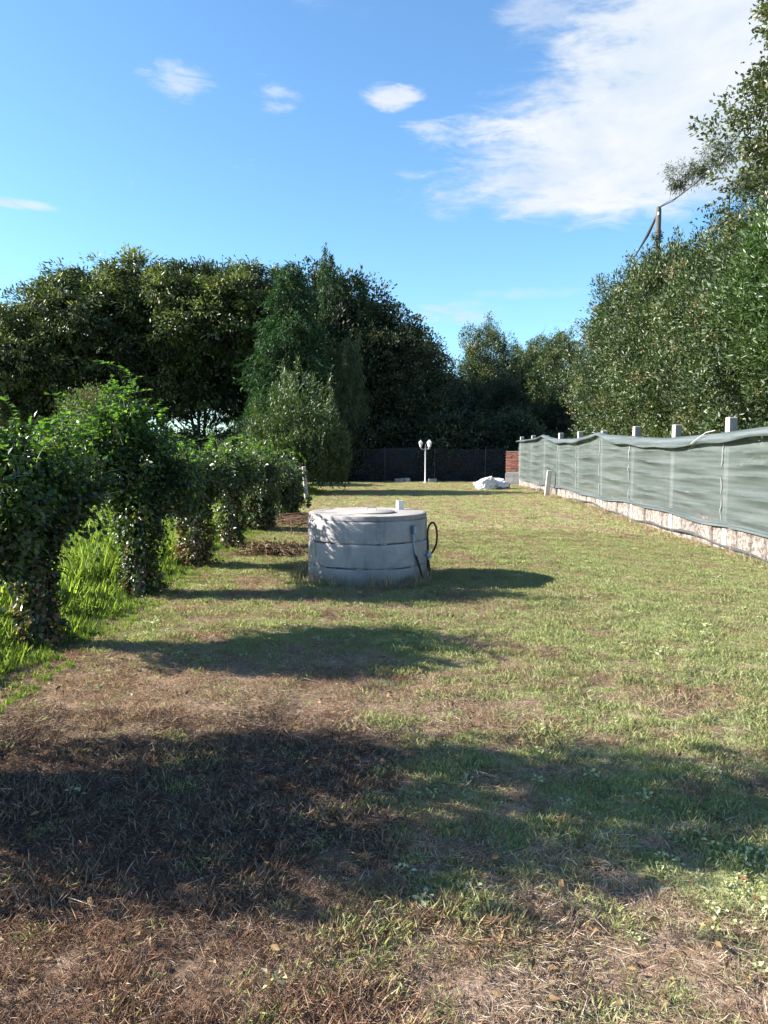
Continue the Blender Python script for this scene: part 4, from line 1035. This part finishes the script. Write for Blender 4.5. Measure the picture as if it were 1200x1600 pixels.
plant(spire, at(536, 43), 'short thin pointed conifer between the two taller pointed ones', 1.5, .6, 1.30, 'tree', 'pointed conifers on the skyline')
plant(spire, at(806, 66), 'small dark pointed conifer in the gap between the far trees', 1.5, 1.0, 1.22, 'tree', 'pointed conifers on the skyline')
GB = 'far trees in the gap above the back fence'
plant(bay[0], at(757, 50), 'pale rounded tree behind the white sacks in the gap', 1.1, 1.15, 1.36, 'tree', GB)
plant(bay[1], at(838, 52), 'pale tree right of the small pointed conifer in the gap', 2.1, 1.1, 1.30, 'tree', GB)
plant(bay[2], at(872, 48), 'pale tree touching the left end of the right hedge in the gap', 3.1, 1.2, 1.24, 'tree', GB)
GR = 'bay trees forming the tall hedge on the right'
hedge = [(9.5, .95, 'beyond the right edge of the photo nearest the camera'), (12.2, .98, 'behind the netting just outside the right edge'), (14.8, .99, 'behind the first post at the right edge'), (17.2, .97, 'behind the second post from the right edge'),
         (19.6, 1.0, 'behind the third post from the right edge'), (22.0, 1.02, 'in front of the wooden utility pole'), (24.4, 1.04, 'just left of the wooden utility pole'), (27.0, 1.0, 'at the far left end of the right hedge')]
for i, (Y_, sc, lab) in enumerate(hedge):
    plant(bay[i % 3], (8.35 + .15 * math.sin(i * 2.1), Y_, 0), 'dense bay tree ' + lab, i * 1.7, sc, sc * (1.0 if i < 5 else 1.03), 'tree', GR)
    plant(bay[(i + 1) % 3], (10.9, Y_ + 1.0, 0), 'bay tree of the back row ' + lab, i * 2.3 + 1, sc, sc * 1.02, 'tree', GR)
plant(bayb, (8.05, 13.2, 0), 'brighter green laurel standing out at the right edge above the netting', .7, .98, .93)
plant(oak, (9.95, 15.3, 0), 'tall oak with brownish leaves at the upper right edge', 0, 1.0, 1.0)
plant(euc, at(1128, 34), 'distant eucalyptus with drooping tufts beside the oak', 0, 1.0, 1.03)
plant(wil, (-3.15, 28.0, 0), 'pale upright willow bush beyond the ivy row', .4, 1.0, 1.0, 'bush')
plant(bay[1], at(542, 39.3), 'slender pale tree rising behind the left end of the back fence', 2.4, .55, 1.02)
plant(brown_bush, at(140, 31), 'brownish hawthorn bush in the sun below the left trees', .4, 1.0, 1.05, 'bush')
for i, (px, Y_, sc, lab) in enumerate([(-60, 27, .75, 'beyond the left edge'), (30, 32, .75, 'at the left edge under the broadleaf trees'), (95, 34, .9, 'below the brownish hawthorn, left side'), (190, 34, .8, 'right of the brownish hawthorn'),
                                       (292, 41, .95, 'under the left half of the thin trunks'), (250, 33, .8, 'below the trunks with sky between them'), (350, 42, .95, 'under the right half of the thin trunks'), (345, 34, .7, 'below the tree left of the conifer'), (400, 34, .95, 'at the foot of the green conifer'),
                                       (560, 40, 1.2, 'behind the left part of the back fence'), (620, 40.5, 1.1, 'behind the back fence left of the lamp'), (680, 40, 1.2, 'behind the back fence right of the lamp'), (740, 40.5, 1.2, 'behind the white sacks'), (800, 41, 1.25, 'behind the brick pillar'),
                                       (860, 40, .8, 'behind the far end of the netting'), (920, 34, .8, 'under the far left end of the right hedge')]):
    plant(und[i % 2], at(px, Y_), 'dark leafy undergrowth bush ' + lab, i * 1.3, sc, sc, 'bush', 'undergrowth bushes round the end of the garden')

# ------------------------------------------------------------------ bird
mb = MB()
mb.tube([(-.14, 0, 0), (-.06, 0, .01), (.04, 0, .01), (.13, 0, .0), (.17, 0, -.005)], [.012, .035, .04, .026, .006], 8)
for s_ in (-1, 1): mb.add([(.05, 0, .02), (-.03, 0, .02), (-.02, s_ * .20, .10), (.05, s_ * .20, .10), (-.06, s_ * .42, .06), (.0, s_ * .24, .105)], [(0, 1, 2, 3), (3, 2, 4, 5)])
o = mb.build('bird', BLACKP); o.location = (-27, 60, 35.6); o.rotation_euler = (.3, 0, 1.2); tag(o, 'tiny dark bird flying high in the upper left sky', 'bird')
